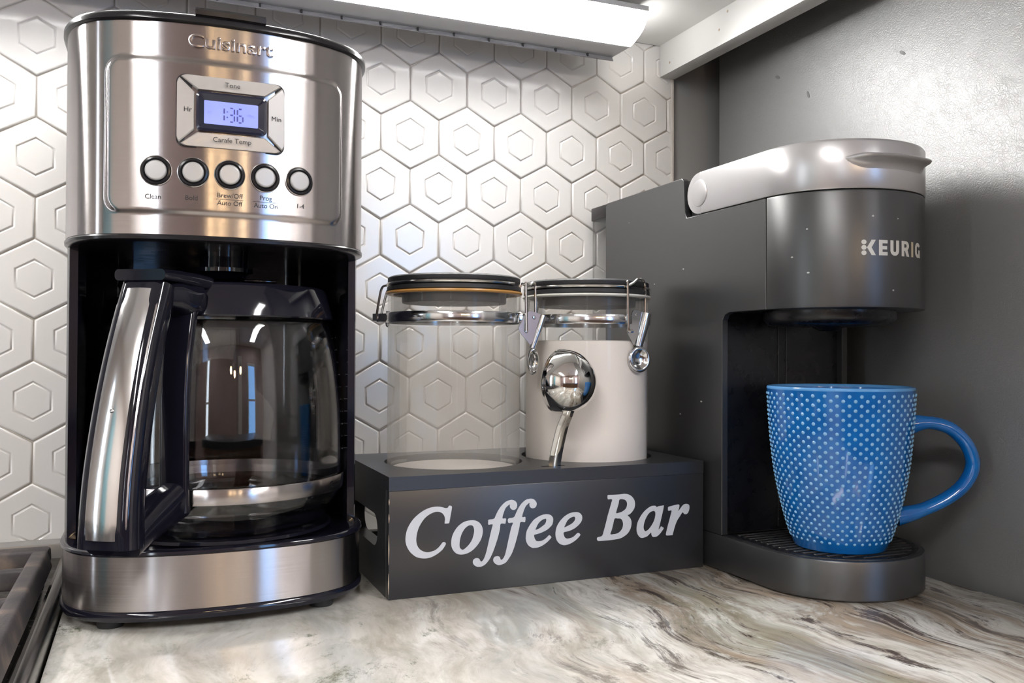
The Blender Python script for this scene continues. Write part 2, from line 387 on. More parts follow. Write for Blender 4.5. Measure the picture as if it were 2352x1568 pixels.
def crom(P, n=8, closed=False):
    out = []; m = len(P); rng = range(m) if closed else range(m - 1)
    for i in rng:
        if closed: p = [P[(i + k - 1) % m] for k in range(4)]
        else: p = [P[max(i - 1, 0)], P[i], P[i + 1], P[min(i + 2, m - 1)]]
        for k in range(n):
            t = k / n
            out.append(tuple(0.5 * (2 * p[1][d] + (-p[0][d] + p[2][d]) * t + (2 * p[0][d] - 5 * p[1][d] + 4 * p[2][d] - p[3][d]) * t * t
                       + (-p[0][d] + 3 * p[1][d] - 3 * p[2][d] + p[3][d]) * t ** 3) for d in range(len(P[0]))))
    if not closed: out.append(tuple(P[-1]))
    return out
def rrect(cx, cz, hw, hh, r, n=6):
    out = []
    for sx, sz, a0 in ((1, 1, 0), (-1, 1, 90), (-1, -1, 180), (1, -1, 270)):
        for k in range(n + 1):
            a = math.radians(a0 + 90 * k / n)
            out.append((cx + sx * (hw - r) + r * math.cos(a), cz + sz * (hh - r) + r * math.sin(a)))
    return out
def circ(cx, cz, rx, rz=None, n=32):
    rz = rx if rz is None else rz
    return [(cx + rx * math.cos(2 * math.pi * k / n), cz + rz * math.sin(2 * math.pi * k / n)) for k in range(n)]
def text2d(txt, size, bold=0.0, res=3):
    """the built-in face as flat triangles, centred on (0, 0)"""
    cu = bpy.data.curves.new('t', 'FONT'); cu.body = txt; cu.size = size; cu.offset = bold
    cu.align_x = 'CENTER'; cu.align_y = 'CENTER'; cu.fill_mode = 'FRONT'; cu.resolution_u = res
    ob = bpy.data.objects.new('t', cu); COL.objects.link(ob)
    me = ob.to_mesh(); vs = [(v.co.x, v.co.y) for v in me.vertices]; fs = [tuple(p.vertices) for p in me.polygons]
    ob.to_mesh_clear(); bpy.data.objects.remove(ob, do_unlink=True); bpy.data.curves.remove(cu)
    return vs, fs

# ------------------------------------------------------------------ the setting
FLOOR, CEIL = -0.91, 1.55
XL, XR, YF = -2.4, 2.0, -3.6
struct(MB().box(XL, XR, YF, 0.12, FLOOR - 0.05, FLOOR).build('floor', M_FLOOR), 'oak plank floor of the kitchen')
struct(MB().box(XL, XR, YF, 0.12, CEIL, CEIL + 0.05).build('ceiling', M_CEIL), 'off-white flat kitchen ceiling')
struct(MB().box(XL - 0.1, XL, YF, 0.12, FLOOR, CEIL).build('wall_left', M_WALL), 'plain warm white side wall of the kitchen')
struct(MB().box(XR, XR + 0.1, YF, 0.12, FLOOR, CEIL).build('wall_right', M_WALL), 'plain warm white wall beyond the refrigerator')
struct(MB().box(XL, XR, YF - 0.1, YF, FLOOR, CEIL).build('wall_front', M_TAUPE), 'mauve brown wall across the room')
wall = struct(MB().box(XL, XR, 0.004, 0.12, FLOOR, CEIL).build('wall_back', M_GREYWALL), 'grey wall with white hexagon tile backsplash')
XE = 0.5148                                   # right end of the tiling
TILE_L, TILE_T = -0.36, 0.4918
MB().box(TILE_L, XE, 0.0022, 0.0039, 0.0, TILE_T).build('grout_bed', M_GROUT, wall)
S = 0.0325                                    # hexagon side
def hex_mesh():
    prof = [(0.988, 0.0022), (0.982, 0.0011), (0.970, 0.0005), (0.950, 0.00012), (0.925, 0.0), (0.915, 0.0), (0.520, 0.0), (0.510, 0.0), (0.492, 0.0002), (0.474, 0.0009),
            (0.462, 0.0011), (0.450, 0.0009), (0.432, 0.0002), (0.414, 0.0), (0.404, 0.0)]
    mb = MB(); rings = []
    for r, y in prof:
        rings.append([(S * r * math.sin(math.radians(60 * k)), y, S * r * math.cos(math.radians(60 * k))) for k in range(6)])
    mb.loft(rings, True, False, True)
    me = bpy.data.meshes.new('tile'); me.from_pydata(mb.v, [], mb.f)
    bm = bmesh.new(); bm.from_mesh(me); bmesh.ops.recalc_face_normals(bm, faces=bm.faces)
    # normals must look into the room
    if max(bm.faces, key=lambda f: f.calc_area()).normal.y > 0: bmesh.ops.reverse_faces(bm, faces=bm.faces)
    bm.to_mesh(me); bm.free(); me.materials.append(M_TILE); me.shade_smooth(); me.set_sharp_from_angle(angle=math.radians(55))
    return me
HEX = hex_mesh()
X0, Z0 = 6.11083 * S, 6.79004 * S + 0.16654
HW = S * math.sqrt(3) / 2
def tile_at(cx, cz):
    lo_x, hi_x, lo_z, hi_z = cx - HW, cx + HW, cz - S, cz + S
    if hi_x < TILE_L + 0.002 or lo_x > XE - 0.002 or hi_z < 0.002 or lo_z > TILE_T - 0.002: return
    me = HEX
    if lo_x < TILE_L or hi_x > XE or lo_z < 0 or hi_z > TILE_T:
        bm = bmesh.new(); bm.from_mesh(HEX)
        for co, no in (((XE - 0.0022 - cx, 0, 0), (1, 0, 0)), ((TILE_L - cx, 0, 0), (-1, 0, 0)), ((0, 0, TILE_T - cz), (0, 0, 1)), ((0, 0, 0.0004 - cz), (0, 0, -1))):
            bmesh.ops.bisect_plane(bm, geom=bm.verts[:] + bm.edges[:] + bm.faces[:], plane_co=co, plane_no=no, clear_outer=True)
        if not bm.faces: bm.free(); return
        me = bpy.data.meshes.new('tile'); bm.to_mesh(me); bm.free(); me.materials.append(M_TILE)
        me.shade_smooth(); me.set_sharp_from_angle(angle=math.radians(55))
    o = bpy.data.objects.new('tile', me); COL.objects.link(o); o.parent = wall; o.location = (cx, 0, cz)
for r in range(-8, 12):
    zc = Z0 + S - 1.5 * S * r                 # row centres
    for c in range(-14, 10):
        tile_at(X0 + (2 * c + (r % 2)) * HW, zc)
struct(MB().box(XE - 0.0020, XE + 0.0012, -0.0006, 0.004, 0.0, 0.4918).build('trim_1', M_WALL, None, bevel=0.0003), 'cream edge strip at the end of the tile')

# room openings that the steel and the carafe mirror
def window(name, x0, x1, z0, z1, pane_m, nx, nz, label, left=False):
    f = MB(); w = 0.05; y = YF; pane = MB().box(x0, x1, y + 0.004, y + 0.012, z0, z1)
    f.box(x0 - w, x1 + w, y, y + 0.05, z0 - w, z0); f.box(x0 - w, x1 + w, y, y + 0.05, z1, z1 + w)
    f.box(x0 - w, x0, y, y + 0.05, z0, z1); f.box(x1, x1 + w, y, y + 0.05, z0, z1)
    for i in range(1, nx): f.box(x0 + (x1 - x0) * i / nx - .015, x0 + (x1 - x0) * i / nx + .015, y, y + 0.045, z0, z1)
    for i in range(1, nz): f.box(x0, x1, y, y + 0.043, z0 + (z1 - z0) * i / nz - .015, z0 + (z1 - z0) * i / nz + .015)
    if left:                                  # set into the left wall instead: (x, y) -> (XL + depth, x)
        for g_ in (f, pane): g_.v = [(XL + (v[1] - YF), v[0], v[2]) for v in g_.v]
    o = f.build(name, M_CAB, None, merge=False); struct(o, label)
    pane.build('pane', pane_m, o)
window('window_1', 1.02, 1.42, -0.1, 1.0, M_DAYBLUE, 1, 2, 'tall blue daylit window across the room')
window('window_2', -1.42, -1.28, -0.3, 1.15, M_DAY, 1, 2, 'narrow bright window across the room')
window('window_3', -0.90, -0.78, -0.3, 1.15, M_DAY, 1, 2, 'narrow bright window in the side wall', True)
struct(MB().box(XL, XL + 0.05, -1.72, -1.28, FLOOR, 1.1).build('door_1', M_TEAL, None, bevel=0.004), 'teal painted door in the side wall')
struct(MB().box(0.42, 0.62, YF, YF + 0.04, FLOOR, 1.2).build('trim_2', M_CAB, None), 'white door casing across the room')
def pendant(x, y, z, label):
    t = root('pendant_lamp', (x, y, CEIL), label, 'lamp', 'pendant lamps over the island')
    MB().tube([(x, y, CEIL), (x, y, z + 0.09)], 0.004, 8).build('cord', M_RUBBER, t)
    MB().lathe([(0.0, 0.10), (0.02, 0.10), (0.022, 0.06), (0.055, 0.03), (0.058, 0.028), (0.024, 0.055), (0.0, 0.056)], (x, y, z), 24).build('shade', M_WIRE, t)
    MB().lathe([(0.0, -0.045), (0.02, -0.04), (0.036, -0.02), (0.04, 0.0), (0.034, 0.022), (0.02, 0.042), (0.0, 0.05)], (x, y, z), 24).build('bulb', M_BULB, t)
pendant(0.02, -2.3, 0.62, 'warm globe pendant lamp nearer the side windows')
pendant(0.16, -2.5, 0.62, 'warm globe pendant lamp between the other two')
pendant(0.36, -2.3, 0.62, 'warm globe pendant lamp nearer the blue window')
def fill_panel(x, y, w, d, label):  # emissive panel out of view, added to fill light onto tile and worktop
    t = root('ceiling_fill', (x, y, CEIL), label, 'fill light', 'added overhead fill panels')
    f = MB(); f.box(x - w, x + w, y - d, y - d + .03, CEIL - .03, CEIL); f.box(x - w, x + w, y + d - .03, y + d, CEIL - .03, CEIL)
    f.box(x - w, x - w + .03, y - d + .03, y + d - .03, CEIL - .03, CEIL); f.box(x + w - .03, x + w, y - d + .03, y + d - .03, CEIL - .03, CEIL)
    f.build('frame', M_WHITEM, t, merge=False)
    MB().box(x - w + .03, x + w - .03, y - d + .03, y + d - .03, CEIL - .02, CEIL - .005).build('diffuser', M_FILL, t)
fill_panel(-1.30, -2.45, 0.17, 0.75, 'long narrow fill light panel added overhead nearer the stove')
fill_panel(1.20, -2.45, 0.17, 0.75, 'long narrow fill light panel added overhead nearer the refrigerator')
t = root('kitchen_island', (0.1, -2.4, FLOOR), 'walnut kitchen island with dark top across the aisle', 'island')
MB().box(-0.85, 1.05, -2.7, -2.1, FLOOR, -0.04).build('body', M_BROWN, t, bevel=0.004)
MB().box(-0.9, 1.1, -2.75, -2.05, -0.04, 0.0).build('top', M_DARK, t, bevel=0.006)

# base cabinets and the stone worktop
t = root('base_cabinet', (0.25, -0.30, FLOOR), 'white base cabinet under the granite worktop', 'cabinet')
MB().box(-0.045, 0.54, -0.58, -0.005, FLOOR, -0.0302).build('body', M_CAB, t)
for x0 in (-0.04, 0.2525):
    d = MB().box(x0, x0 + 0.2825, -0.60, -0.5805, FLOOR + 0.1, -0.05).build('door', M_CAB, t, bevel=0.002)
    MB().tube([(x0 + 0.14 - .05, -.615, -.1), (x0 + 0.14 + .05, -.615, -.1)], 0.005, 8).build('handle', M_WIRE, d)
CT_L, CT_R = -0.0484, 0.5452
tag(MB().box(CT_L, CT_R, -0.62, -0.0004, -0.03, 0.0).build('countertop', M_STONE, None, bevel=0.0015), 'polished cream granite worktop with brown and green veins', 'countertop')

# wall cabinet above, with its light
t = root('wall_cabinet', (0.1, -0.17, 0.4918), 'white wall cabinet overhead, seen from below', 'cabinet')
MB().box(-0.55, 0.4978, -0.33, -0.0008, 0.4918, 0.508).build('bottom_panel', M_CAB, t)
e = MB().box(0.4980, 0.5163, -0.335, -0.0008, 0.4584, 1.2).build('end_panel', M_CAB, t, bevel=0.0006)
for (y, z) in ((-0.118, 0.4865), (-0.105, 0.4735), (-0.02, 0.4685)):
    MB().lathe([(0.0, 0.0004), (0.0009, 0.0004), (0.0013, 0.0)], (0, 0, 0), 10).xf(Matrix.Translation((0.4980, y, z)) @ Matrix.Rotation(-math.pi / 2, 4, 'Y')).build('nail_head', M_WORN, e)
MB().box(-0.55, 0.4979, -0.35, -0.3352, 0.4918, 1.2).build('door', M_CAB, t, bevel=0.002)
MB().box(-0.55, 0.4978, -0.334, -0.0008, 0.5082, 1.2).build('body', M_CAB, t)

t = root('undercabinet_light', (0.12, -0.07, 0.4918), 'lit white undercabinet tube light with a curved diffuser', 'light')
LX0, LX1 = -0.48, 0.42
def extr(prof, x0=LX0, x1=LX1):
    return MB().loft([[(x0, y, z) for y, z in prof], [(x1, y, z) for y, z in prof]], True, True, True)
extr([(-.1065, .4832), (-.1065, .4786), (-.1043, .4786), (-.1043, .4802), (-.036, .4802), (-.036, .4832)]).build('housing', M_WHITEM, t)
extr([(-.0770, .4564), (-.0392, .4573), (-.0360, .4800), (-.0375, .4800), (-.0404, .4587), (-.0770, .4578)], LX0, LX1 - 0.0005).build('reflector_back', M_WHITEM, t)
lip = extr([(-.0400, .4572), (-.0426, .4531), (-.0416, .4526), (-.0390, .4571)], LX0, LX1 - 0.001).build('lip', M_GREYM, t)
for i in range(26):
    x = LX0 + 0.02 + i * 0.034
    MB().box(x, x + 0.0016, -0.0430, -0.0402, .4534, .4566).build('slot', M_RUBBER, lip)
dp = [(-.1054, .4784), (-.1049, .4745), (-.1039, .4719), (-.1010, .4678), (-.0971, .4642), (-.0925, .4616), (-.087, .4595), (-.081, .4574), (-.0751, .4560)]
inner = [(y + (.0012 if y < -.09 else .0004), z + .0014) for y, z in reversed(dp)]
extr(dp + inner, LX0 + 0.002, LX1 - 0.0012).build('diffuser', M_DIFF, t)
cap = dp + [(-.0404, .4585), (-.0380, .4798)]
for x, m_ in ((LX0 + 0.0002, M_WHITEM), (LX1 - 0.0016, M_LAMPEND)):
    extr([(y * 0.999, z + .0006) for y, z in cap], x, x + 0.0014).build('end_cap', m_, t)
for x in (LX0 + 0.06, LX1 - 0.08):
    MB().box(x, x + 0.03, -0.095, -0.05, 0.4832, 0.4918).build('bracket', M_GREYM, t)

# refrigerator at the right
FX, FY = 0.556, -0.0235
t = root('refrigerator', (FX + 0.4, -0.4, FLOOR), 'tall grey refrigerator with pebbled steel side beside the worktop', 'refrigerator')
MB().box(FX, FX + 0.85, -0.66, FY, FLOOR + 0.03, 0.92).build('body', M_FRIDGE, t, bevel=0.003)
MB().box(FX + .002, FX + 0.424, -0.735, -0.663, FLOOR + 0.06, 0.91).build('door', M_FRIDGE, t, bevel=0.008)
MB().box(FX + .428, FX + 0.848, -0.735, -0.663, FLOOR + 0.06, 0.91).build('door', M_FRIDGE, t, bevel=0.008)
for sx in (0.05, 0.8):
    for sy in (-0.62, -0.08):
        MB().lathe([(0, 0), (.02, 0), (.02, .03), (0, .03)], (FX + sx, sy, FLOOR), 16).build('foot', M_RUBBER, t)
for (y, z, a) in ((-0.118, 0.432, 0.5), (-0.268, 0.408, 0.6), (-0.16, 0.404, 1.2)):
    pts = [(y + 0.0036 * math.cos(k) * math.cos(a) - 0.0013 * math.sin(k) * math.sin(a), z + 0.0036 * math.cos(k) * math.sin(a) + 0.0013 * math.sin(k) * math.cos(a)) for k in [i * math.pi / 6 for i in range(12)]]
    MB().prism(pts, lambda a, b: (FX - .0002, a, b), lambda a, b: (FX + .0005, a, b)).build('dent', M_DENT, t)

# stove at the left
t = root('gas_stove', (-0.43, -0.32, FLOOR), 'gas stove with steel edge beside the granite worktop', 'stove')
MB().box(-0.80, -0.0560, -0.62, -0.004, FLOOR, 0.002).build('body', M_ENAMEL, t)
pr = [(-.0497, -.02), (-.0495, .004), (-.0508, .0088), (-.0535, .0112), (-.0562, .0116), (-.0585, .0100), (-.0590, .0040), (-.0590, -.02)]
MB().loft([[(x, -0.64, z) for x, z in pr], [(x, -0.006, z) for x, z in pr]], True).build('side_trim', M_SSTEEL, t)
MB().box(-0.795, -0.0592, -0.63, -0.022, 0.002, 0.006).build('cooktop', M_ENAMEL, t, bevel=0.001)
MB().box(-0.80, -0.0500, -0.0215, -0.0012, -0.01, 0.0172).build('back_rail', M_SGREY, t, bevel=0.0015)
MB().box(-0.795, -0.06, -0.66, -0.625, -0.8, -0.05).build('oven_door', M_ENAMEL, t, bevel=0.004)
bn = MB().lathe([(0, .006), (.045, .006), (.045, .011), (.038, .0145), (.038, .018), (.03, .0195), (0, .0195)], (-0.19, -0.22, 0), 32).build('burner', M_IRON, t)
g = root('stove_grate', (-0.18, -0.22, 0.006), 'grimy cast iron grate on the stove top', 'grate')
def gbar(p0, p1, w0, w1, z0=.0155, z1=.028):
    """bar with sloping flanks: w1 wide on top, w0 wide below"""
    a = Vector((p0[0], p0[1])); b = Vector((p1[0], p1[1])); d = (b - a).normalized(); n = Vector((-d.y, d.x))
    def ring(p): return [(p.x - n.x * w0 / 2, p.y - n.y * w0 / 2, z0), (p.x - n.x * w1 / 2, p.y - n.y * w1 / 2, z1), (p.x + n.x * w1 / 2, p.y + n.y * w1 / 2, z1), (p.x + n.x * w0 / 2, p.y + n.y * w0 / 2, z0)]
    return MB().loft([ring(a), ring(b)], True)
gbar((-.0670, -.100), (-.0670, -.545), .0165, .0095).build('rail', M_IRON, g, bevel=.0018, seg=2)
gbar((-.300, -.100), (-.300, -.545), .0165, .0095).build('rail', M_IRON, g, bevel=.0018, seg=2)
gbar((-.313, -.0905), (-.0615, -.0905), .026, .015).build('rail', M_IRON, g, bevel=.0025, seg=2)
gbar((-.313, -.545), (-.0615, -.545), .022, .012).build('rail', M_IRON, g, bevel=.0025, seg=2)
for y in (-.150, -.225, -.300, -.375, -.450):
    gbar((-.300, y), (-.067, y), .019, .0105, .0155, .0272).build('crossbar', M_IRON, g, bevel=.0018, seg=2)
gbar((-.185, -.100), (-.185, -.545), .015, .008, .0155, .0265).build('crossbar', M_IRON, g, bevel=.0018, seg=2)
for x, y in ((-.0685, -.112), (-.299, -.112), (-.0685, -.532), (-.299, -.532)):
    MB().lathe([(0, .0060), (.0055, .0060), (.0065, .018), (0, .018)], (x, y, 0), 14).build('foot', M_IRON, g)

# ------------------------------------------------------------------ drip coffee maker
MX = 0.0465
HALF = [(0, -.229), (.02, -.2283), (.04, -.2256), (.055, -.2218), (.068, -.216), (.078, -.209), (.086, -.199), (.0915, -.186), (.0945, -.168), (.0945, -.14), (.0945, -.09), (.0945, -.04)]
hh = crom([(-.02, -.2283)] + HALF, 8)[8:]
FRONT = [(-x, y) for x, y in reversed(hh)][:-1] + hh            # left-back ... front ... right-back, relative to MX
ARC = [0.0]
for a, b in zip(FRONT, FRONT[1:]): ARC.append(ARC[-1] + math.hypot(b[0] - a[0], b[1] - a[1]))
_mid = ARC[len(hh) - 1]; ARC = [a - _mid for a in ARC]
def fpt(u):
    """point and outward normal of the maker's front outline at arc length u"""
    i = 0
    while i < len(ARC) - 2 and ARC[i + 1] < u: i += 1
    t = (u - ARC[i]) / (ARC[i + 1] - ARC[i])
    x = FRONT[i][0] + t * (FRONT[i + 1][0] - FRONT[i][0]); y = FRONT[i][1] + t * (FRONT[i + 1][1] - FRONT[i][1])
    def nrm(k):
        a = FRONT[max(k - 1, 0)]; b = FRONT[min(k + 1, len(FRONT) - 1)]
        d = Vector((b[0] - a[0], b[1] - a[1])).normalized(); return Vector((d.y, -d.x))
    n = (nrm(i) * (1 - t) + nrm(i + 1) * t).normalized()
    return x + MX, y, n
def MP(u, z, off=0.0):
    x, y, n = fpt(u); return (x + n.x * off, y + n.y * off, z)
def outline(off=0.0, yback=-0.018, rb=0.012):
    pts = []
    for k in range(len(FRONT)):
        x, y, n = fpt(ARC[k]); pts.append((x + n.x * off, y + n.y * off))
    a = 0.0945 + off
    for k in range(7):
        t = math.radians(90 * k / 6); pts.append((MX + a - rb + rb * math.cos(t), yback + off - rb + rb * math.sin(t)))
    for k in range(7):
        t = math.radians(90 + 90 * k / 6); pts.append((MX - a + rb + rb * math.cos(t), yback + off - rb + rb * math.sin(t)))
    return pts
def slab(levels):
    """stack of outline rings: (offset, z)"""
    return MB().loft([[(x, y, z) for x, y in outline(o)] for o, z in levels], True)
def strip(u0, u1, levels, n=140, thick=0.0012, disp=None):
    """curved sheet on the front outline, levels = (z list)"""
    us = [u0 + (u1 - u0) * i / n for i in range(n + 1)]
    mb = MB(); nz = len(levels)
    front = [[MP(u, z, disp(u, z) if disp else 0.0) for u in us] for z in levels]
    mb.loft(front, False, False, False)
    back = [[MP(u, z, -thick) for u in us] for z in (levels[0], levels[-1])]
    mb.add(front[0] + back[0], [(i, i + 1, n + 2 + i, n + 1 + i) for i in range(n)])
    mb.add(front[-1] + back[1], [(i, i + 1, n + 2 + i, n + 1 + i) for i in range(n)])
    for k in (0, n):
        col = [r[k] for r in front]; bk = [MP(us[k], z, -thick) for z in levels]
        mb.add(col + bk, [(i, i + 1, nz + i + 1, nz + i) for i in range(nz - 1)])
    return mb
mk = root('coffee_maker', (MX, -0.12, 0.0), 'tall brushed steel and black drip coffee maker with blue clock display', 'coffee maker')
slab([(-.003, .0055), (.0002, .0060), (.0014, .0082), (.0014, .0102), (.0002, .0118), (-.002, .0120)]).build('skirt', M_GLOSSK, mk)
for x, y in ((-.0185, -.203), (.1085, -.205), (-.02, -.04), (.11, -.04)):
    MB().lathe([(0, 0), (.0075, 0), (.008, .001), (.008, .006), (0, .006)], (x, y, 0), 18).build('foot', M_RUBBER, mk)
slab([(-.0014, .0118), (-.0014, .0445)]).build('base_core', M_GLOSSK, mk)
strip(-.124, .1135, [.0120 + .0324 * k / 6 for k in range(7)]).build('base_band', M_STEEL, mk, smooth=50)
slab([(-.0014, .0445), (.0004, .0447), (.0014, .0458), (.0012, .0472), (0.0, .0480), (-.004, .0480), (-.006, .0468)]).build('base_rim', M_GLOSSK, mk)
# cavity walls
inn = []
o2 = outline(-.0008)
def wallsU(z0, z1):
    a = 0.0937; b = 0.0855; yf = -.166
    loop = [(MX - a, yf + .004), (MX - a + .0016, yf), (MX - b - .0016, yf), (MX - b, yf + .004), (MX - b, -.085), (MX - b + .010, -.066), (MX - b + .03, -.058),
            (MX + b - .03, -.058), (MX + b - .010, -.066), (MX + b, -.085), (MX + b, yf + .004), (MX + b + .0016, yf), (MX + a - .0016, yf), (MX + a, yf + .004)]
    for k in range(5):
        t = math.radians(90 * k / 4); loop.append((MX + a - .012 + .012 * math.cos(t), -.0305 + .012 * math.sin(t)))
    for k in range(5):
        t = math.radians(90 + 90 * k / 4); loop.append((MX - a + .012 + .012 * math.cos(t), -.0305 + .012 * math.sin(t)))
    return MB().prism(loop, lambda x, y: (x, y, z0), lambda x, y: (x, y, z1))
wallsU(.0470, .2375).build('column', M_GLOSSK, mk, smooth=50)
CAX, CAY = 0.0525, -0.147
wp = MB().lathe([(.0, .0470), (.0, .0486), (.052, .0486), (.054, .0492), (.060, .0492), (.062, .0484), (.066, .0484), (.068, .0488), (.0715, .0488), (.0725, .0470)], (CAX, CAY, 0), 72).build('warming_plate', M_GLOSSK, mk)
# brew head
slab([(-.0014, .2372), (-.0014, .3660)]).build('head_shell', M_GLOSSK, mk)
slab([(-.006, .2335), (-.0015, .2335), (.0006, .2345), (.0008, .2362), (-.0002, .2374), (-.004, .2374)]).build('head_lip', M_LIDK, mk)
def panel_d(u, z):
    dx = abs(u - .0010) - (.0735 - .010); dz = abs(z - .2970) - (.0475 - .010)
    sd = math.hypot(max(dx, 0), max(dz, 0)) + min(max(dx, dz), 0) - .010
    t = min(max((-sd + .0003) / .0034, 0), 1); t = t * t * (3 - 2 * t)
    return .0015 * t
zl = [.2374 + (.3664 - .2374) * k / 120 for k in range(121)]
strip(-.124, .124, zl, n=300, disp=panel_d).build('steel_front', M_STEEL, mk, smooth=60)
PO = .0015                                                      # surface of the raised panel
lid = slab([(-.002, .3655), (.0010, .3657), (.0022, .3668), (.0022, .3690), (.0012, .3708), (-.002, .3722), (-.010, .3733), (-.03, .3740)]).build('lid', M_LIDK, mk)
tb = MB(); us = [-.0205 + .0410 * k / 12 for k in range(13)]
tb.loft([[MP(u, z, o) for u in us] for o, z in ((-.02, .3716), (.0018, .3702), (.0034, .3710), (.0036, .3738), (.0022, .3756), (-.004, .3765), (-.022, .3765))], False, False, False)
for k in (0, 12):
    tb.add([MP(us[k], z, o) for o, z in ((-.02, .3716), (.0018, .3702), (.0034, .3710), (.0036, .3738), (.0022, .3756), (-.004, .3765), (-.022, .3765))], [tuple(range(7))])
tb.build('lid_tab', M_LIDK, lid)
# drip outlet under the head
dr = MB().lathe([(.0, .2338), (.017, .2338), (.0172, .2262), (.0205, .2258), (.0205, .2230), (.0165, .2222), (.0145, .2190), (.012, .2172), (.0065, .2166), (.006, .2125), (.003, .2118), (0, .2118)], (CAX - .002, CAY + .012, 0), 40).build('drip_outlet', M_GLOSSK, mk)
MB().box(CAX + .012, CAX + .034, CAY + .006, CAY + .012, .2168, .2190).build('lever', M_GLOSSK, dr, bevel=.0006)

def on_front(vs, fs, u0, z0, off, thick=0.0002):
    mb = MB(); n = len(vs)
    mb.add([MP(u0 + a, z0 + b, off + thick) for a, b in vs], fs)
    return mb
def label_on(txt, size, u0, z0, off, name='printed_label', m=None, bold=0.0, parent=None):
    vs, fs = text2d(txt, size, bold)
    return on_front(vs, fs, u0, z0, off).build(name, m or M_INK, parent or mk, smooth=0, merge=False)
# clock: four rocker segments round a dark framed window
PW, PH, WW, WH = .0308, .0212, .0203, .0119
PU, PZ = .0007, .3124
fr_o = rrect(PU, PZ, PW + .0009, PH + .0009, .0052); fr_i = rrect(PU, PZ, PW - .0004, PH - .0004, .0046)
mb = MB(); mb.loft([[MP(u, z, PO - .0002) for u, z in fr_o], [MP(u, z, PO + .0007) for u, z in fr_o], [MP(u, z, PO + .0004) for u, z in fr_i]], True, False, True)
clock = mb.build('clock_surround', M_INK, mk)
def seg_plate(loop, txt, size, tu, tz):
    mb = MB()
    mb.loft([[MP(u, z, PO + .0002) for u, z in loop], [MP(u, z, PO + .0019) for u, z in loop],
             [MP(u + (PU - u) * 0 + (sum(p[0] for p in loop) / len(loop) - u) * .035, z + (sum(p[1] for p in loop) / len(loop) - z) * .05, PO + .0024) for u, z in loop]], True, False, True)
    o = mb.build('rocker_button', M_PLATE, clock, smooth=30)
    vs, fs = text2d(txt, size)
    on_front(vs, fs, tu, tz, PO + .00245).build('printed_label', M_INK, o, smooth=0, merge=False)
c = .0048; g = .00035
def cor(sx, sz, part):
    """rounded outer corner split along the diagonal"""
    out = []
    for k in range(4):
        a = math.radians(45 * k / 3)
        if part == 'h': out.append((PU + sx * (PW - c + c * math.cos(a)), PZ + sz * (PH - c + c * math.sin(a))))
        else: out.append((PU + sx * (PW - c + c * math.cos(math.pi / 2 - a)), PZ + sz * (PH - c + c * math.sin(math.pi / 2 - a))))
    return out
wi, wj = WW + .0006, WH + .0006
top = [(u + 0, z + g) for u, z in cor(-1, 1, 'v')[::1]]
def mk_loop(kind):
    if kind == 'top': L_ = [*reversed(cor(1, 1, 'v'))][::-1] + [(PU + wi - .001, PZ + wj), (PU - wi + .001, PZ + wj)] + [*reversed(cor(-1, 1, 'v'))]; d = (0, g)
    if kind == 'bottom': L_ = cor(-1, -1, 'v') + [(PU - wi + .001, PZ - wj), (PU + wi - .001, PZ - wj)] + [*reversed(cor(1, -1, 'v'))]; d = (0, -g)
    if kind == 'left': L_ = cor(-1, 1, 'h') + [(PU - wi, PZ + wj - .001), (PU - wi, PZ - wj + .001)] + [*reversed(cor(-1, -1, 'h'))]; d = (-g, 0)
    if kind == 'right': L_ = cor(1, -1, 'h') + [(PU + wi, PZ - wj + .001), (PU + wi, PZ + wj - .001)] + [*reversed(cor(1, 1, 'h'))]; d = (g, 0)
    return [(u + d[0] * 1.0, z + d[1] * 1.0) for u, z in L_]
def shrink(loop, k):
    cu = sum(p[0] for p in loop) / len(loop); cz = sum(p[1] for p in loop) / len(loop)
    return [(cu + (u - cu) * k, cz + (z - cz) * k) for u, z in loop]
seg_plate(shrink(mk_loop('top'), .985), 'Tone', .0042, PU + .0003, PZ + .0170)
seg_plate(shrink(mk_loop('right'), .985), 'Min', .0042, PU + .0262, PZ - .0004)
seg_plate(shrink(mk_loop('bottom'), .985), 'Carafe Temp', .0042, PU + .0003, PZ - .0168)
seg_plate(shrink(mk_loop('left'), .985), 'Hr', .0042, PU - .0250, PZ + .0002)
o_ = rrect(PU, PZ, WW, WH, .003); m_ = rrect(PU, PZ, WW - .0014, WH - .0014, .0022); i_ = rrect(PU - .0002, PZ, .0156, .0070, .0006)
lens = MB().loft([[MP(u, z, PO + .0003) for u, z in o_], [MP(u, z, PO + .0030) for u, z in o_], [MP(u, z, PO + .0033) for u, z in m_], [MP(u, z, PO + .0010) for u, z in i_]], True, False, False).build('display_frame', M_LCDFRAME, clock, smooth=30)
scr = MB().poly([rrect(PU - .0002, PZ, .0157, .0071, .0006)], lambda u, z: MP(u, z, PO + .0011)).build('display_screen', M_LCD, clock, smooth=0)
def sevenseg(ch, u, z, w, h, t):
    S7 = {'1': 'bc', '3': 'abgcd', '6': 'afgedc'}[ch]; mb = []
    for s_ in S7:
        if s_ in 'agd': zz = {'a': h, 'g': 0, 'd': -h}[s_]; mb.append((u - w + t, u + w - t, z + zz - t / 2, z + zz + t / 2))
        else:
            uu = u + (w if s_ in 'bc' else -w); zc = z + (h / 2 if s_ in 'bf' else -h / 2); mb.append((uu - t / 2, uu + t / 2, zc - h / 2 + t * .7, zc + h / 2 - t * .7))
    return mb
rects = sevenseg('1', PU - .0060, PZ - .0006, .0016, .0042, .0008) + sevenseg('3', PU - .0001, PZ - .0006, .0016, .0042, .0008) + sevenseg('6', PU + .0049, PZ - .0006, .0016, .0042, .0008)
rects += [(PU - .0030, PU - .0022, PZ + .0008, PZ + .0015), (PU - .0030, PU - .0022, PZ - .0026, PZ - .0018)]
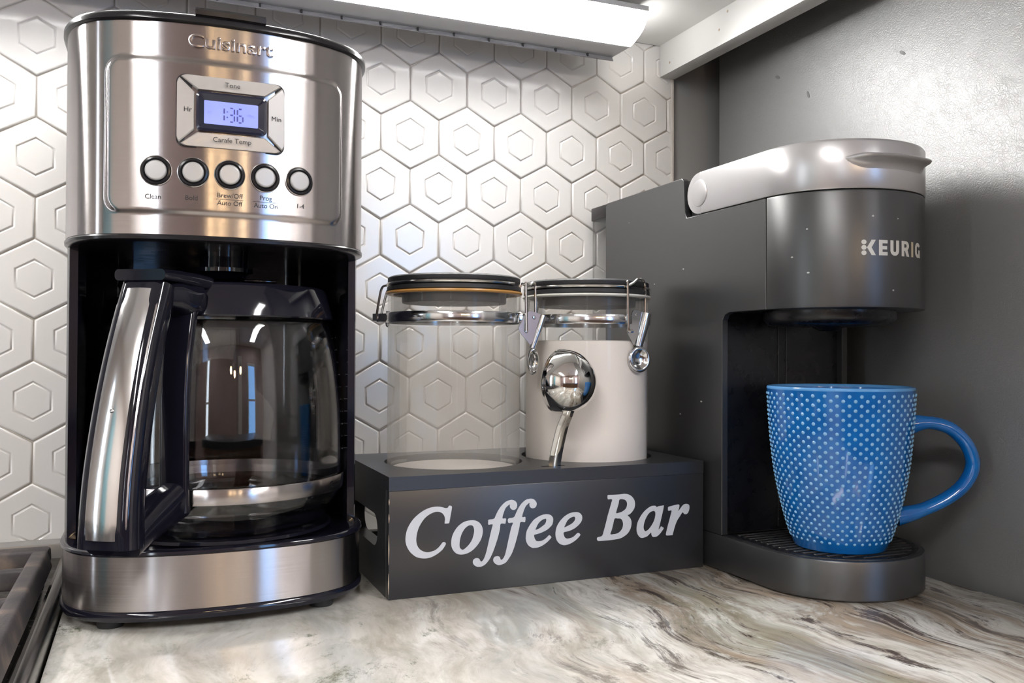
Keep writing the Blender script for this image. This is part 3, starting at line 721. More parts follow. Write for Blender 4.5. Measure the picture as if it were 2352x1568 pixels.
mb = MB()
for a, b, c_, d_ in rects: mb.add([MP(a, c_, PO + .00122), MP(b, c_, PO + .00122), MP(b, d_, PO + .00122), MP(a, d_, PO + .00122)], [(0, 1, 2, 3)])
mb.build('clock_digits', M_LCDINK, clock, smooth=0, merge=False)
for txt, u in (('M', PU - .0128), ('PM', PU + .0112)):
    vs, fs = text2d(txt, .0030); on_front(vs, fs, u, PZ - .0002, PO + .00110).build('clock_marker', M_LCDFAINT, clock, smooth=0, merge=False)
# five round buttons and their captions
BZ = .2752
for i, u in enumerate((-.0418, -.0210, -.0001, .0208, .0422)):
    def lat(prof, n=36):
        mb = MB(); mb.loft([[MP(u + r * math.cos(2 * math.pi * k / n), BZ + r * math.sin(2 * math.pi * k / n), PO + d) for k in range(n)] for r, d in prof], True, False, True); return mb
    b = lat([(.0061, .0002), (.0061, .0017), (.0058, .0022), (.0053, .00245), (.0050, .0025), (.0049, .0025), (.0002, .00255)]).build('button', M_BTN, mk)
    ring = MB(); n = 36
    pr = [(.0091, -.0003), (.0091, .0006), (.0086, .0009), (.0083, .0004)]
    ring.loft([[MP(u + r * math.cos(2 * math.pi * k / n), BZ + r * math.sin(2 * math.pi * k / n), PO + d) for k in range(n)] for r, d in pr], True, False, False)
    ring.build('bezel', M_STEEL, b)
    ring = MB(); pr = [(.0086, .0002), (.0082, .0016), (.0072, .0018), (.0066, .0008), (.0060, .0002)]
    ring.loft([[MP(u + r * math.cos(2 * math.pi * k / n), BZ + r * math.sin(2 * math.pi * k / n), PO + d) for k in range(n)] for r, d in pr], True, False, False)
    ring.build('button_ring', M_LIDK, b)
LS = .0040
label_on('Clean', LS, -.0435, .2595, PO); label_on('Bold', LS, -.0219, .2597, PO)
label_on('Brew/Off', LS, 0, .2623, PO); label_on('Auto Off', LS, 0, .2577, PO)
label_on('Prog', LS, .0214, .2625, PO); label_on('Auto On', LS, .0215, .2577, PO); label_on('1-4', LS, .0431, .2595, PO)
for u in (0.0, .0215):
    MB().add([MP(u - .0080 + .016 * k / 6, z, PO + .00012) for z in (.25995, .26015) for k in range(7)], [(k, k + 1, 8 + k, 7 + k) for k in range(6)]).build('printed_rule', M_INK, mk, smooth=0)
# embossed maker's name
vs, fs = text2d('Cuisinart', .0122, .00022, 4)
mb = MB(); U_, Z_ = .0002, .3553
sx = .0500 / (max(v[0] for v in vs) - min(v[0] for v in vs))
fnz = lambda b: b * 0.92
mb.add([MP(U_ + a * sx, Z_ + fnz(b), .0013) for a, b in vs], fs)
from collections import Counter
ec = Counter()
for f_ in fs:
    for i in range(len(f_)):
        ec[tuple(sorted((f_[i], f_[(i + 1) % len(f_)])))] += 1
n0 = len(mb.v)
mb.add([MP(U_ + a * sx * 1.0, Z_ + fnz(b), -.0002) for a, b in vs], [])
for (a, b), k in ec.items():
    if k == 1: mb.f.append((a, b, n0 + b, n0 + a))
mb.build('embossed_name', M_STEEL, mk, smooth=60, bevel=.00035)

# ------------------------------------------------------------------ glass carafe
ca = root('glass_carafe', (CAX, CAY, 0.0494), 'empty glass coffee carafe with steel and black handle in the coffee maker', 'carafe')
og = [(0, .0494), (.050, .0494), (.060, .0500), (.0675, .0530), (.0735, .0590), (.0772, .0670), (.0790, .0770), (.0795, .0900), (.0794, .1100), (.0788, .1300), (.0772, .1500), (.0748, .1680), (.0715, .1830), (.0690, .1890), (.0672, .1920), (.0665, .1990)]
ig = [(max(r - .0022, 0), z + (.0022 if z < .06 else .0)) for r, z in og]
og_s = crom(og, 5); ig_s = crom(ig, 5)
glass = MB().lathe(og_s + list(reversed(ig_s)), (CAX, CAY, 0), 96).build('glass_body', M_GLASS, ca, smooth=60)
bnd = MB().lathe([(.0800, .0728), (.0808, .0728), (.0812, .0733), (.0813, .0822), (.0809, .0827), (.0800, .0827), (.0798, .078), (.0800, .0728)], (CAX, CAY, 0), 96).build('steel_band', M_STEEL, ca)
def cylp(cx, cy, r, a0):
    return lambda u, z: (cx + r * math.sin(a0 + u / r), cy - r * math.cos(a0 + u / r), z)
fn = cylp(CAX, CAY, .08145, 1.02); vs, fs = text2d('Cuisinart', .0062)
MB().add([fn(a, .0776 + b) for a, b in vs], fs).build('printed_name', M_LIDK, bnd, smooth=0, merge=False)
MB().lathe([(.0672, .1900), (.0722, .1893), (.0728, .1902), (.0720, .1935), (.0678, .2090), (.0665, .2108), (.0640, .2112), (.0640, .1990), (.0672, .1985)], (CAX, CAY, 0), 72).build('collar', M_GLOSSK, ca)
MB().lathe([(0, .2075), (.030, .2080), (.034, .2098), (.060, .2098), (.0635, .2088), (.0635, .2020), (0, .2020)], (CAX, CAY, 0), 64).build('lid', M_GLOSSK, ca)
for k in range(10):
    z = .098 + k * .0088; ang = 1.36
    rr = .0797 if z < .13 else .0795 - (z - .13) * .11
    f2 = cylp(CAX, CAY, rr + .0002, ang)
    w = .0028 if k % 2 else .0042
    MB().add([f2(-w, z), f2(0, z), f2(w, z), f2(w, z + .0006), f2(0, z + .0006), f2(-w, z + .0006)], [(0, 1, 4, 5), (1, 2, 3, 4)]).build('measure_mark', M_WHITEM, glass, smooth=0)
# handle, in the vertical plane at angle PHI from the front
PHI = math.radians(33); er = Vector((-math.sin(PHI), -math.cos(PHI), 0)); et = Vector((math.cos(PHI), -math.sin(PHI), 0))
def HP(r, t, z): return tuple(Vector((CAX, CAY, 0)) + er * r + et * t + Vector((0, 0, z)))
def sweep(path, wt, wr, rr=.35, m=6, toff=None):
    """rounded-rectangle section swept along (r, z) path"""
    rings = []
    P = [Vector(p) for p in path]
    for i, p in enumerate(P):
        d = (P[min(i + 1, len(P) - 1)] - P[max(i - 1, 0)]).normalized(); n = Vector((d.y, -d.x))
        a = wt[i] / 2 if isinstance(wt, list) else wt / 2; b = wr[i] / 2 if isinstance(wr, list) else wr / 2
        to = toff[i] if toff else 0.0
        rings.append([HP(p.x + n.x * v, u + to, p.y + n.y * v) for u, v in rrect(0, 0, a, b, min(a, b) * rr * 2 * .98, m)])
    return rings
gp = crom([(.1275, .0580), (.1270, .0750), (.1245, .0980), (.1195, .1240), (.1135, .1480), (.1060, .1720), (.0975, .1950), (.0935, .2060)], 5)
nn = len(gp); wt = [.0360 - .0055 * i / (nn - 1) for i in range(nn)]; wr = [.0200 - .002 * i / (nn - 1) for i in range(nn)]
hd = MB().loft(sweep(gp, wt, wr, .42), True).build('handle', M_GLOSSK, ca, smooth=60)
# steel inlay on the outer face of the grip, crowned
us = [-.5 + k / 12 for k in range(13)]; rings = []
for i, p in enumerate(gp[2:-3]):
    j = i + 2; d = (Vector(gp[j + 1]) - Vector(gp[j - 1])).normalized(); n = Vector((d.y, -d.x)) ; n = n if n.x > 0 else -n
    w = wt[j] * (.84 if 1 < i < nn - 8 else .78)
    b = wr[j] / 2
    rings.append([HP(p[0] + n.x * (b + .0012 - .0052 * (2 * u) ** 2 * .55), u * w, p[1] + n.y * (b + .0012 - .0052 * (2 * u) ** 2 * .55)) for u in us])
MB().loft(rings, False, False, False).build('steel_inlay', M_GRIPSTEEL, hd, smooth=80)
j = 17; d = (Vector(gp[j + 1]) - Vector(gp[j - 1])).normalized()
cp = HP(gp[j][0] + wr[j] / 2 + .0008, 0, gp[j][1])
MB().lathe([(0, .0011), (.0012, .0009), (.0020, .0002), (.0021, -.0004)], (0, 0, 0), 16).xf(Matrix.Translation(Vector(cp)) @ Vector((0, 0, 1)).rotation_difference(er + Vector((0, 0, .2))).to_matrix().to_4x4()).build('rivet', M_GRIPSTEEL, hd)
# top arm with thumb cap, inner strap, lower arm
MB().loft(sweep([(.1035, .2120), (.0880, .2122), (.0700, .2105), (.0620, .2095)], [.0325, .0325, .034, .036], [.0066, .0070, .009, .009], .4, toff=[0, .001, .005, .006]), True).build('thumb_cap', M_GLOSSK, hd, smooth=60)
MB().loft(sweep([(.0960, .2000), (.0860, .2010), (.0780, .1985), (.0690, .1990)], [.024, .024, .024, .026], [.014, .016, .019, .020], .35, toff=[.002, .006, .010, .010]), True).build('upper_arm', M_GLOSSK, hd, smooth=60)
MB().loft(sweep([(.0735, .2000), (.0775, .1850), (.0815, .1650), (.0838, .1400), (.0842, .1100), (.0842, .0900), (.0836, .0700)], .0185, .0058, .4, toff=[.0115] * 7), True).build('inner_strap', M_GLOSSK, hd, smooth=60)
MB().loft(sweep([(.0828, .0770), (.0980, .0705), (.1130, .0640), (.1270, .0580)], [.0190, .023, .028, .034], [.024, .021, .017, .0125], .4, toff=[.0110, .007, .003, 0]), True).build('lower_arm', M_GLOSSK, hd, smooth=60)

# ------------------------------------------------------------------ "Coffee Bar" caddy
BX0, BX1, BYF, BYB, BZ1 = 0.1519, 0.4046, -0.2136, -0.0715, 0.0828
A1 = (0.2225, -0.141); A2 = (0.3387, -0.141); CR = 0.0515
bx = root('canister_caddy', ((BX0 + BX1) / 2, (BYF + BYB) / 2, 0), 'black wooden caddy box lettered Coffee Bar in front of the tile', 'caddy')
TH = .0095
fp = MB().box(BX0, BX1, BYF, BYF + TH, 0, BZ1 - TH - .0001).build('front_panel', M_WOOD, bx, bevel=.0005)
MB().box(BX0, BX1, BYB - TH, BYB, 0, .02).build('back_rail', M_WOOD, bx, bevel=.0005)
def stadium(cy, cz, hl, hh, n=10):
    return rrect(cy, cz, hl, hh, hh * .98, n)
for x in (BX0, BX1 - TH):
    MB().prism([(BYF + TH + .0001, 0), (BYB - TH - .0001, 0), (BYB - TH - .0001, BZ1 - TH - .0001), (BYF + TH + .0001, BZ1 - TH - .0001)],
               lambda a, b, x=x: (x, a, b), lambda a, b, x=x: (x + TH, a, b), [stadium(-.1425, .0405, .0400, .0115)]).build('side_panel', M_WOOD, bx, smooth=30)
top_holes = [circ(A1[0], A1[1], CR + .0022, None, 56), circ(A2[0], A2[1], CR + .0022, None, 56), rrect(.2812, -.1985, .0098, .0020, .0015)]
MB().prism([(BX0, BYF), (BX1, BYF), (BX1, BYB), (BX0, BYB)], lambda a, b: (a, b, BZ1 - TH), lambda a, b: (a, b, BZ1), top_holes).build('top_panel', M_WOOD, bx, smooth=30)
MB().box(BX0 + TH + .0001, BX1 - TH - .0001, BYF + TH + .0001, BYB - TH - .0001, 0, .005).build('bottom_panel', M_WOOD, bx)
COFFEE = [
  [ [(43.4,61.1),(44.6,60.4),(44.6,58.8),(43.8,54.6),(42.9,49.8),(42.3,49.0),(39.7,49.0),(39.5,49.7),(39.7,52.3),(39.0,54.6),(37.3,56.5),(34.5,57.5),(31.5,57.2),(28.1,55.8),(25.1,53.6),(22.4,50.2),(20.4,46.2),(19.3,41.5),(19.3,37.6),(20.5,34.3),(22.8,31.9),(25.9,30.5),(28.6,30.3),(32.3,31.1),(35.0,32.8),(37.0,34.9),(38.2,36.2),(39.7,36.1),(40.4,35.0),(39.4,33.1),(37.4,30.7),(33.6,28.2),(29.6,26.6),(25.5,26.2),(21.5,26.9),(18.2,28.4),(14.8,31.6),(12.5,35.6),(11.6,39.8),(12.1,44.6),(13.7,48.9),(16.7,53.2),(20.4,56.5),(24.7,59.1),(29.4,60.7),(34.2,61.0),(37.6,60.4),(40.0,59.6),(41.7,59.8),(42.4,60.9)] ],
  [ [(59.4,49.9),(63.3,49.0),(66.2,46.5),(67.6,43.1),(67.4,39.4),(65.9,35.3),(62.7,31.2),(58.8,28.2),(54.7,26.8),(50.8,26.7),(47.4,28.2),(44.9,31.7),(44.3,35.3),(44.9,39.5),(46.9,43.6),(50.0,47.0),(54.2,49.3)], [(58.4,46.5),(60.3,45.7),(61.2,42.9),(60.7,39.3),(59.2,35.5),(56.4,32.1),(53.2,29.9),(51.3,30.7),(50.4,32.5),(50.6,36.5),(51.8,40.6),(53.9,44.1),(56.3,46.0)] ],
  [ [(90.1,62.2),(92.5,61.1),(93.8,58.9),(93.4,56.4),(91.9,55.1),(90.2,55.2),(88.8,56.2),(88.2,57.7),(88.2,59.1),(87.1,58.6),(85.1,57.0),(83.6,53.9),(82.5,49.7),(84.8,49.5),(85.3,48.6),(84.8,46.0),(84.4,45.7),(81.2,45.8),(80.6,42.1),(79.1,36.5),(77.2,31.0),(75.0,25.6),(72.7,21.5),(69.7,18.3),(66.7,17.0),(63.7,17.1),(61.3,18.5),(60.3,20.5),(60.9,22.4),(62.8,23.2),(65.0,22.6),(66.1,20.7),(67.5,20.8),(68.9,22.9),(70.4,27.0),(71.9,32.9),(73.4,39.1),(74.5,43.2),(75.1,45.8),(72.4,45.9),(71.7,46.2),(71.7,48.3),(72.2,49.4),(76.0,49.8),(77.5,52.2),(79.4,55.6),(82.1,58.9),(85.1,61.2),(87.8,62.1)] ],
  [ [(105.0,62.2),(107.3,61.3),(109.1,58.8),(108.7,56.5),(107.3,55.4),(105.4,55.3),(104.0,56.3),(103.4,57.8),(103.5,59.2),(102.2,58.6),(100.3,56.7),(98.7,53.2),(97.8,49.6),(99.9,49.5),(100.4,48.5),(100.1,46.0),(99.5,45.7),(96.4,45.9),(95.6,42.4),(94.5,37.8),(93.0,32.6),(90.7,26.0),(88.4,22.0),(85.3,18.3),(81.9,17.0),(79.2,16.9),(76.5,18.6),(75.6,20.6),(76.3,22.6),(78.4,23.2),(80.5,22.5),(81.5,20.4),(83.0,21.0),(84.5,23.4),(85.6,27.2),(86.8,32.4),(88.3,38.6),(89.4,42.8),(90.6,45.9),(87.7,46.0),(86.9,46.6),(86.7,48.3),(87.7,49.3),(91.3,49.8),(92.9,52.5),(94.8,56.0),(97.1,59.0),(100.2,61.4),(102.6,62.1)] ],
  [ [(117.1,50.2),(120.3,49.4),(122.0,47.5),(122.3,45.4),(121.6,42.5),(119.7,40.6),(116.9,38.7),(112.8,37.2),(109.7,36.5),(107.3,36.0),(107.4,34.2),(108.3,32.3),(109.7,31.3),(112.3,31.2),(114.6,31.8),(116.9,33.2),(118.9,34.8),(119.8,34.6),(120.9,33.3),(119.5,31.7),(117.2,29.8),(114.0,28.0),(110.3,26.8),(107.2,26.7),(105.5,27.0),(102.6,29.0),(101.0,32.1),(100.7,35.2),(101.4,39.3),(103.4,42.8),(106.5,46.5),(109.9,48.6),(113.4,49.9)], [(116.6,46.9),(116.7,45.2),(115.7,43.2),(113.4,41.6),(110.8,40.2),(108.3,39.6),(108.8,41.1),(110.2,43.6),(112.0,45.4),(114.2,46.7)] ],
  [ [(139.9,50.2),(143.2,49.7),(145.3,48.0),(146.0,45.8),(145.4,43.2),(143.5,41.0),(140.8,39.0),(137.3,37.4),(134.1,36.6),(131.0,36.1),(130.9,34.5),(131.7,32.6),(133.2,31.4),(135.8,31.4),(138.5,32.1),(140.6,33.6),(142.2,34.8),(143.5,34.5),(144.5,33.3),(143.2,31.7),(140.9,29.8),(137.3,27.9),(133.8,26.9),(130.9,26.8),(127.9,27.9),(125.6,30.2),(124.4,33.4),(124.3,36.8),(125.3,40.7),(127.6,44.2),(131.1,47.4),(135.5,49.6)], [(139.6,46.9),(140.2,45.4),(139.4,43.6),(137.3,41.9),(134.3,40.6),(131.4,39.7),(132.3,41.8),(133.7,44.3),(135.8,46.0),(137.9,46.8)] ],
  [ [(167.8,61.1),(173.8,61.0),(178.7,61.1),(181.8,61.2),(185.0,60.6),(188.1,58.8),(190.1,56.2),(190.8,53.2),(190.2,49.9),(188.1,47.1),(185.9,45.5),(184.4,45.0),(186.3,43.1),(187.5,40.9),(187.8,38.4),(187.1,35.2),(185.0,31.8),(181.9,29.6),(178.2,28.1),(173.9,27.6),(168.0,27.4),(160.1,27.5),(158.9,28.0),(158.3,29.1),(158.9,30.3),(161.6,30.7),(163.0,31.6),(164.0,34.4),(165.8,40.2),(167.7,46.8),(169.2,51.3),(170.4,55.0),(171.0,57.7),(167.8,57.9),(167.3,58.7),(167.2,60.0)], [(177.5,57.2),(181.2,57.0),(183.1,55.8),(183.9,53.9),(183.6,51.5),(182.2,49.4),(179.4,47.9),(176.9,47.3),(174.6,47.2),(175.3,50.4),(176.6,54.1)], [(173.2,43.1),(175.7,43.1),(178.5,42.7),(179.9,41.1),(180.5,38.6),(179.9,35.7),(177.9,33.1),(174.8,31.8),(172.6,31.6),(169.7,31.8),(170.8,35.0),(172.0,39.2)] ],
  [ [(208.1,50.6),(209.2,50.2),(210.2,49.3),(211.1,49.9),(215.6,50.3),(216.3,50.1),(215.7,46.8),(214.6,42.7),(213.0,36.9),(211.6,32.4),(212.7,33.0),(213.8,34.4),(214.6,34.1),(216.2,33.0),(215.2,31.4),(212.7,28.8),(210.3,27.2),(207.8,26.8),(206.1,27.3),(205.3,28.9),(205.1,30.4),(203.5,29.3),(201.6,27.9),(198.9,27.1),(196.8,26.9),(194.9,27.8),(193.3,29.8),(192.3,32.9),(192.5,36.3),(193.5,39.7),(195.7,43.3),(198.3,46.3),(202.1,49.1),(205.4,50.5)], [(207.0,46.7),(208.2,46.3),(208.8,44.5),(208.4,41.5),(207.3,38.7),(205.6,36.1),(203.8,33.9),(201.9,32.4),(200.0,31.8),(198.8,32.9),(198.3,35.0),(198.9,38.2),(200.2,41.3),(202.1,44.2),(204.5,46.1)] ],
  [ [(220.5,48.9),(222.9,49.4),(228.4,50.2),(230.1,50.0),(230.4,48.9),(229.9,46.8),(229.4,45.2),(230.9,46.5),(232.9,48.8),(235.1,50.1),(237.6,50.1),(239.3,49.1),(239.6,46.9),(239.0,44.6),(237.9,42.9),(236.2,42.2),(234.6,42.7),(233.7,43.9),(232.3,43.0),(230.9,41.1),(228.4,38.0),(226.8,34.8),(225.7,31.8),(224.8,29.1),(224.1,27.1),(223.2,27.0),(219.0,27.1),(218.3,28.1),(218.8,30.4),(220.1,35.0),(221.5,39.4),(222.6,43.1),(223.3,45.9),(220.7,45.9),(220.1,46.5),(220.1,48.2)] ],
]

for loops in COFFEE:
    sm = [crom([(a / 1000 + BX0, b / 1000) for a, b in l], 4, True) for l in loops]
    MB().prism(sm[0], lambda a, b: (a, BYF - .00018, b), lambda a, b: (a, BYF + .0001, b), sm[1:]).build('letter', M_LETTER, fp, smooth=30)
random.seed(4)
for z0, z1 in ((.004, .018), (.024, .044), (.052, .058), (.064, .068)):      # worn edge
    MB().tube([(BX0 + .00012, BYF + .00012, z0), (BX0 + .0001, BYF + .0001, (z0 + z1) / 2), (BX0 + .00012, BYF + .00012, z1)], [.00012, .00042, .00012], 6).build('worn_edge', M_WORN, fp)

# ------------------------------------------------------------------ canisters
def ringz(prof, c, n=72): return MB().lathe(prof, (c[0], c[1], 0), n)
def arcpath(c, r, z, a0, a1, n=40): return [(c[0] + r * math.cos(a0 + (a1 - a0) * k / n), c[1] + r * math.sin(a0 + (a1 - a0) * k / n), z) for k in range(n + 1)]
def canister(c, body_m, gasket_m, label, a_clamp):
    t = root('canister', (c[0], c[1], .005), label, 'canister', 'clamp lid canisters in the caddy')
    w = MB().lathe([(0, .0050), (CR - .003, .0050), (CR - .0006, .0062), (CR, .0090), (CR, .1885)], (c[0], c[1], 0), 80).build('wall', body_m, t, smooth=50)
    MB().lathe([(CR, .1885), (CR, .2100), (CR + .0012, .2104), (CR + .0012, .2116), (CR - .0020, .2118), (CR - .0024, .2104), (CR - .0024, .1900)], (c[0], c[1], 0), 80).build('rim', M_ACRYL, t, smooth=50)
    ringz([(CR - .004, .2117), (CR + .0008, .2117), (CR + .0018, .2126), (CR + .0016, .2138), (CR - .004, .2139)], c).build('gasket', gasket_m, t)
    ld = ringz([(0, .2139), (CR - .0004, .2139), (CR + .0008, .2146), (CR + .0008, .2174), (CR - .0006, .2180), (CR - .0016, .2187), (CR - .0016, .2200), (CR - .0004, .2206), (CR + .0002, .2214), (CR + .0002, .2242), (CR - .0010, .2252), (CR - .004, .2256), (0, .2256)], c).build('lid', M_RUBBER, t, smooth=45)
    ringz([(0, .2139), (.0405, .2139), (.0408, .2128), (.0408, .2062), (.0400, .2052), (0, .2050)], c).build('lid_plug', M_PLUG, ld)
    ringz([(CR + .0001, .1898), (CR + .0010, .1898), (CR + .0014, .1906), (CR + .0014, .1968), (CR + .0010, .1976), (CR + .0001, .1976), (CR + .0001, .1898)], c).build('steel_band', M_CLAMP, t)
    # wire lying in the groove of the lid
    MB().tube(arcpath(c, CR + .0003, .2195, a_clamp + .25, a_clamp + 2 * math.pi - .25, 60), .0012, 8).build('lid_wire', M_WIRE, t)
    # hinge opposite the clamp
    ah = a_clamp + math.pi; d = Vector((math.cos(ah), math.sin(ah), 0)); s_ = Vector((-d.y, d.x, 0)); C_ = Vector((c[0], c[1], 0))
    def pt(r, tt, z): return tuple(C_ + d * r + s_ * tt + Vector((0, 0, z)))
    h = MB()
    h.loft([[pt(CR + .001, -.004, .1915), pt(CR + .0135, -.004, .1915), pt(CR + .0145, -.004, .1930), pt(CR + .0145, -.004, .1965), pt(CR + .0135, -.004, .1980), pt(CR + .001, -.004, .1980)],
            [pt(CR + .001, -.0032, .1915), pt(CR + .0135, -.0032, .1915), pt(CR + .0145, -.0032, .1930), pt(CR + .0145, -.0032, .1965), pt(CR + .0135, -.0032, .1980), pt(CR + .001, -.0032, .1980)]], True)
    hg = h.build('hinge_bracket', M_CLAMP, t, smooth=30)
    h = MB(); h.loft([[pt(CR + .001, .0032, .1915), pt(CR + .0145, .0032, .1922), pt(CR + .0145, .0032, .1978), pt(CR + .001, .0032, .1980)], [pt(CR + .001, .004, .1915), pt(CR + .0145, .004, .1922), pt(CR + .0145, .004, .1978), pt(CR + .001, .004, .1980)]], True)
    h.build('hinge_bracket', M_CLAMP, t, smooth=30)
    MB().tube([pt(CR + .0118, -.0055, .1948), pt(CR + .0118, .0055, .1948)], .0016, 10).build('pin', M_WIRE, hg)
    MB().tube([pt(CR + .0022, 0, .1880), pt(CR + .0034, 0, .1886), pt(CR + .0036, 0, .1900), pt(CR + .0030, 0, .2000)], .0016, 8).build('band_end', M_CLAMP, t)
    for sg in (-1, 1):
        MB().tube(crom([pt(CR + .0108, sg * .0050, .1960), pt(CR + .0088, sg * .0060, .2060), pt(CR + .0066, sg * .0070, .2155), pt(CR + .0040, sg * .0085, .2190), pt(CR + .0004, sg * .0110, .2195)], 5), .0010, 8).build('hinge_wire', M_WIRE, t)
    return t
can1 = canister(A1, M_HAZY, M_AMBER, 'hazy see-through canister with amber gasket in the caddy', -0.60)
can2 = canister(A2, M_ACRYL, M_WGASK, 'canister two thirds full of white powder behind the scoop', -1.16)
MB().lathe([(0, .0068), (CR - .0045, .0068), (CR - .0016, .0095), (CR - .0014, .1765), (CR - .004, .1772), (.03, .1776), (0, .1772)], (A2[0], A2[1], 0), 64).build('creamer', M_CREAM, can2, label='packed white creamer powder')
MB().lathe([(0, .0068), (CR - .0045, .0068), (CR - .0030, .0085), (CR - .0030, .0780), (.03, .0795), (0, .0790)], (A1[0], A1[1], 0), 48).build('creamer', M_CREAM, can1, label='white powder filling the sunken lower part')

def clamp(t, Y, plate, tube, tr, spoon, wires, toward):
    """over-centre lever: flat cheek, rolled edge, dished finger end, and the wire loop it pulls"""
    pl = MB().prism(crom(plate, 3, True), lambda a, b: (a, Y, b), lambda a, b: (a, Y + .0010, b)).build('lever', M_CLAMP, t, smooth=30)
    (x0, z0), (x1, z1) = tube
    MB().tube([(x0 + (x1 - x0) * k / 6, Y + .001 + .0008 * k / 6, z0 + (z1 - z0) * k / 6) for k in range(7)], [tr, tr, tr, tr * .98, tr * .92, tr * .85, tr * .8], 16).build('rolled_edge', M_CLAMP, pl)
    (cx, cz), (ex, _), (_, ez) = spoon; rx, rz = abs(ex - cx), abs(cz - ez)
    prof = [(0, .0016), (.35, .0013), (.55, .0006), (.66, -.0008), (.80, -.0016), (.93, -.0010), (1.0, .0004), (.97, .0018), (.8, .0024), (0, .0028)]
    n = 32; mb = MB()
    rings = []
    for r, d in prof:
        rr = max(r, .001); rings.append([(cx + rx * rr * math.cos(2 * math.pi * k / n) + toward * d, Y + .001 + d * 1.0, cz + rz * rr * math.sin(2 * math.pi * k / n)) for k in range(n)])
    mb.loft(rings, True, True, True); mb.build('finger_end', M_CLAMP, pl, smooth=60)
    for path in wires:
        MB().tube(crom(path, 5), .00115, 8).build('clamp_wire', M_WIRE, t)
    return pl
Y1, Y2 = -.175, -.192
def along(P, yo, yn):
    """slide a cheek drawn in the plane yo forward to the plane yn, keeping its proportions"""
    k = (yn + .7916) / (yo + .7916); return [(a * k, .16654 + (b - .16654) * k) for a, b in P]
pl = clamp(can1, Y1, along([(0.2814, 0.1998), (0.284, 0.2003), (0.2924, 0.1981), (0.2933, 0.1957), (0.2885, 0.1844), (0.2837, 0.1739), (0.2798, 0.1771), (0.2737, 0.1842), (0.2732, 0.1881), (0.2762, 0.193), (0.2779, 0.197)], -.152, Y1),
      along([(0.2945, 0.1973), (0.2853, 0.1708)], -.152, Y1), .0029, along([(0.2859, 0.1604), (0.2912, 0.1604), (0.286, 0.1492)], -.152, Y1),
      [[(.2689, Y1 - .0012, .1836), (.2687, Y1 - .0012, .1990), (.2684, Y1 - .0012, .2185), (.2692, Y1 + .0004, .2206), (.2735, Y1 + .006, .2204), (.2785, Y1 + .008, .2214)],
       [(.2810, Y1 + .009, .1900), (.2810, Y1 + .009, .2000), (.2808, Y1 + .009, .2190), (.2790, Y1 + .008, .2222), (.2750, Y1 + .005, .2196), (.2710, Y1 + .002, .2192), (.2640, Y1 - .004, .2195)]], 0.2)
for x, z in ((.2759, .1945), (.2694, .1839)):
    MB().lathe([(0, .0008), (.0012, .0007), (.0016, 0)], (0, 0, 0), 12).xf(Matrix.Translation((x, Y1, z)) @ Matrix.Rotation(math.pi / 2, 4, 'X')).build('rivet', M_WIRE, pl)
MB().box(.2615, .2745, Y1 + .0012, Y1 + .0022, .1905, .1970).build('clamp_mount', M_CLAMP, can1, bevel=.0003)
pl = clamp(can2, Y2, along([(0.3683, 0.2023), (0.3768, 0.2008), (0.3768, 0.1967), (0.3697, 0.1761), (0.3679, 0.1752), (0.3622, 0.185), (0.3636, 0.1883), (0.3664, 0.1965)], -.168, Y2),
      along([(0.3805, 0.2001), (0.3736, 0.1728)], -.168, Y2), .0043, along([(0.3742, 0.1622), (0.3848, 0.1622), (0.3742, 0.1511)], -.168, Y2),
      [[(.3523, Y2 - .002, .1843), (.3487, Y2 - .002, .1851), (.3479, Y2 - .002, .1940), (.3473, Y2 - .002, .2195), (.3486, Y2 + .000, .2232), (.3540, Y2 + .005, .2208), (.3625, Y2 + .010, .2206)],
       [(.3712, Y2 + .011, .1940), (.3712, Y2 + .011, .2060), (.3710, Y2 + .011, .2195), (.3685, Y2 + .009, .2250), (.3610, Y2 + .004, .2262), (.3540, Y2 + .001, .2222), (.3470, Y2 + .000, .2196), (.3420, Y2 + .0005, .2196)]], -0.1)
for x, z in ((.3562, .1974), (.3521, .1846)):
    MB().lathe([(0, .0008), (.0012, .0007), (.0016, 0)], (0, 0, 0), 12).xf(Matrix.Translation((x, Y2, z)) @ Matrix.Rotation(math.pi / 2, 4, 'X')).build('rivet', M_WIRE, pl)
MB().box(.3560, .3700, Y2 + .0011, Y2 + .0021, .1905, .1970).build('clamp_mount', M_CLAMP, can2, bevel=.0003)

# ------------------------------------------------------------------ coffee scoop standing in its slot
SCX, SCY, SCZ, SR = 0.2872, -0.2050, 0.1458, 0.0240
sc = root('coffee_scoop', (.2835, -.1985, .0828), 'polished steel coffee scoop standing bowl up in the caddy slot', 'scoop')
ax = Vector((-.50, .86, .05)).normalized()          # the open mouth looks away to the left
prof = [(0, -1.0), (.25, -.968), (.5, -.866), (.7, -.714), (.86, -.51), (.96, -.28), (1.0, 0.0), (1.0, .08), (1.0, .16), (.985, .18), (.965, .16), (.955, .0), (.90, -.30), (.70, -.66), (.4, -.88), (0, -.955)]
prof = crom(prof, 3)
mb = MB().lathe([(r * SR, z * SR) for r, z in prof], (0, 0, 0), 56)
q = Vector((0, 0, 1)).rotation_difference(ax).to_matrix()
mb.v = [tuple(q @ Vector(v) + Vector((SCX, SCY, SCZ))) for v in mb.v]
bowl = mb.build('bowl', M_CHROME, sc, smooth=70)
hp = crom([(.2862, -.2150, .1255), (.2852, -.2130, .1205), (.2842, -.2085, .1130), (.2834, -.2040, .1020), (.2826, -.2002, .0900), (.2820, -.1985, .0800), (.2815, -.1985, .0600), (.2812, -.1985, .0400)], 5)
rings = []
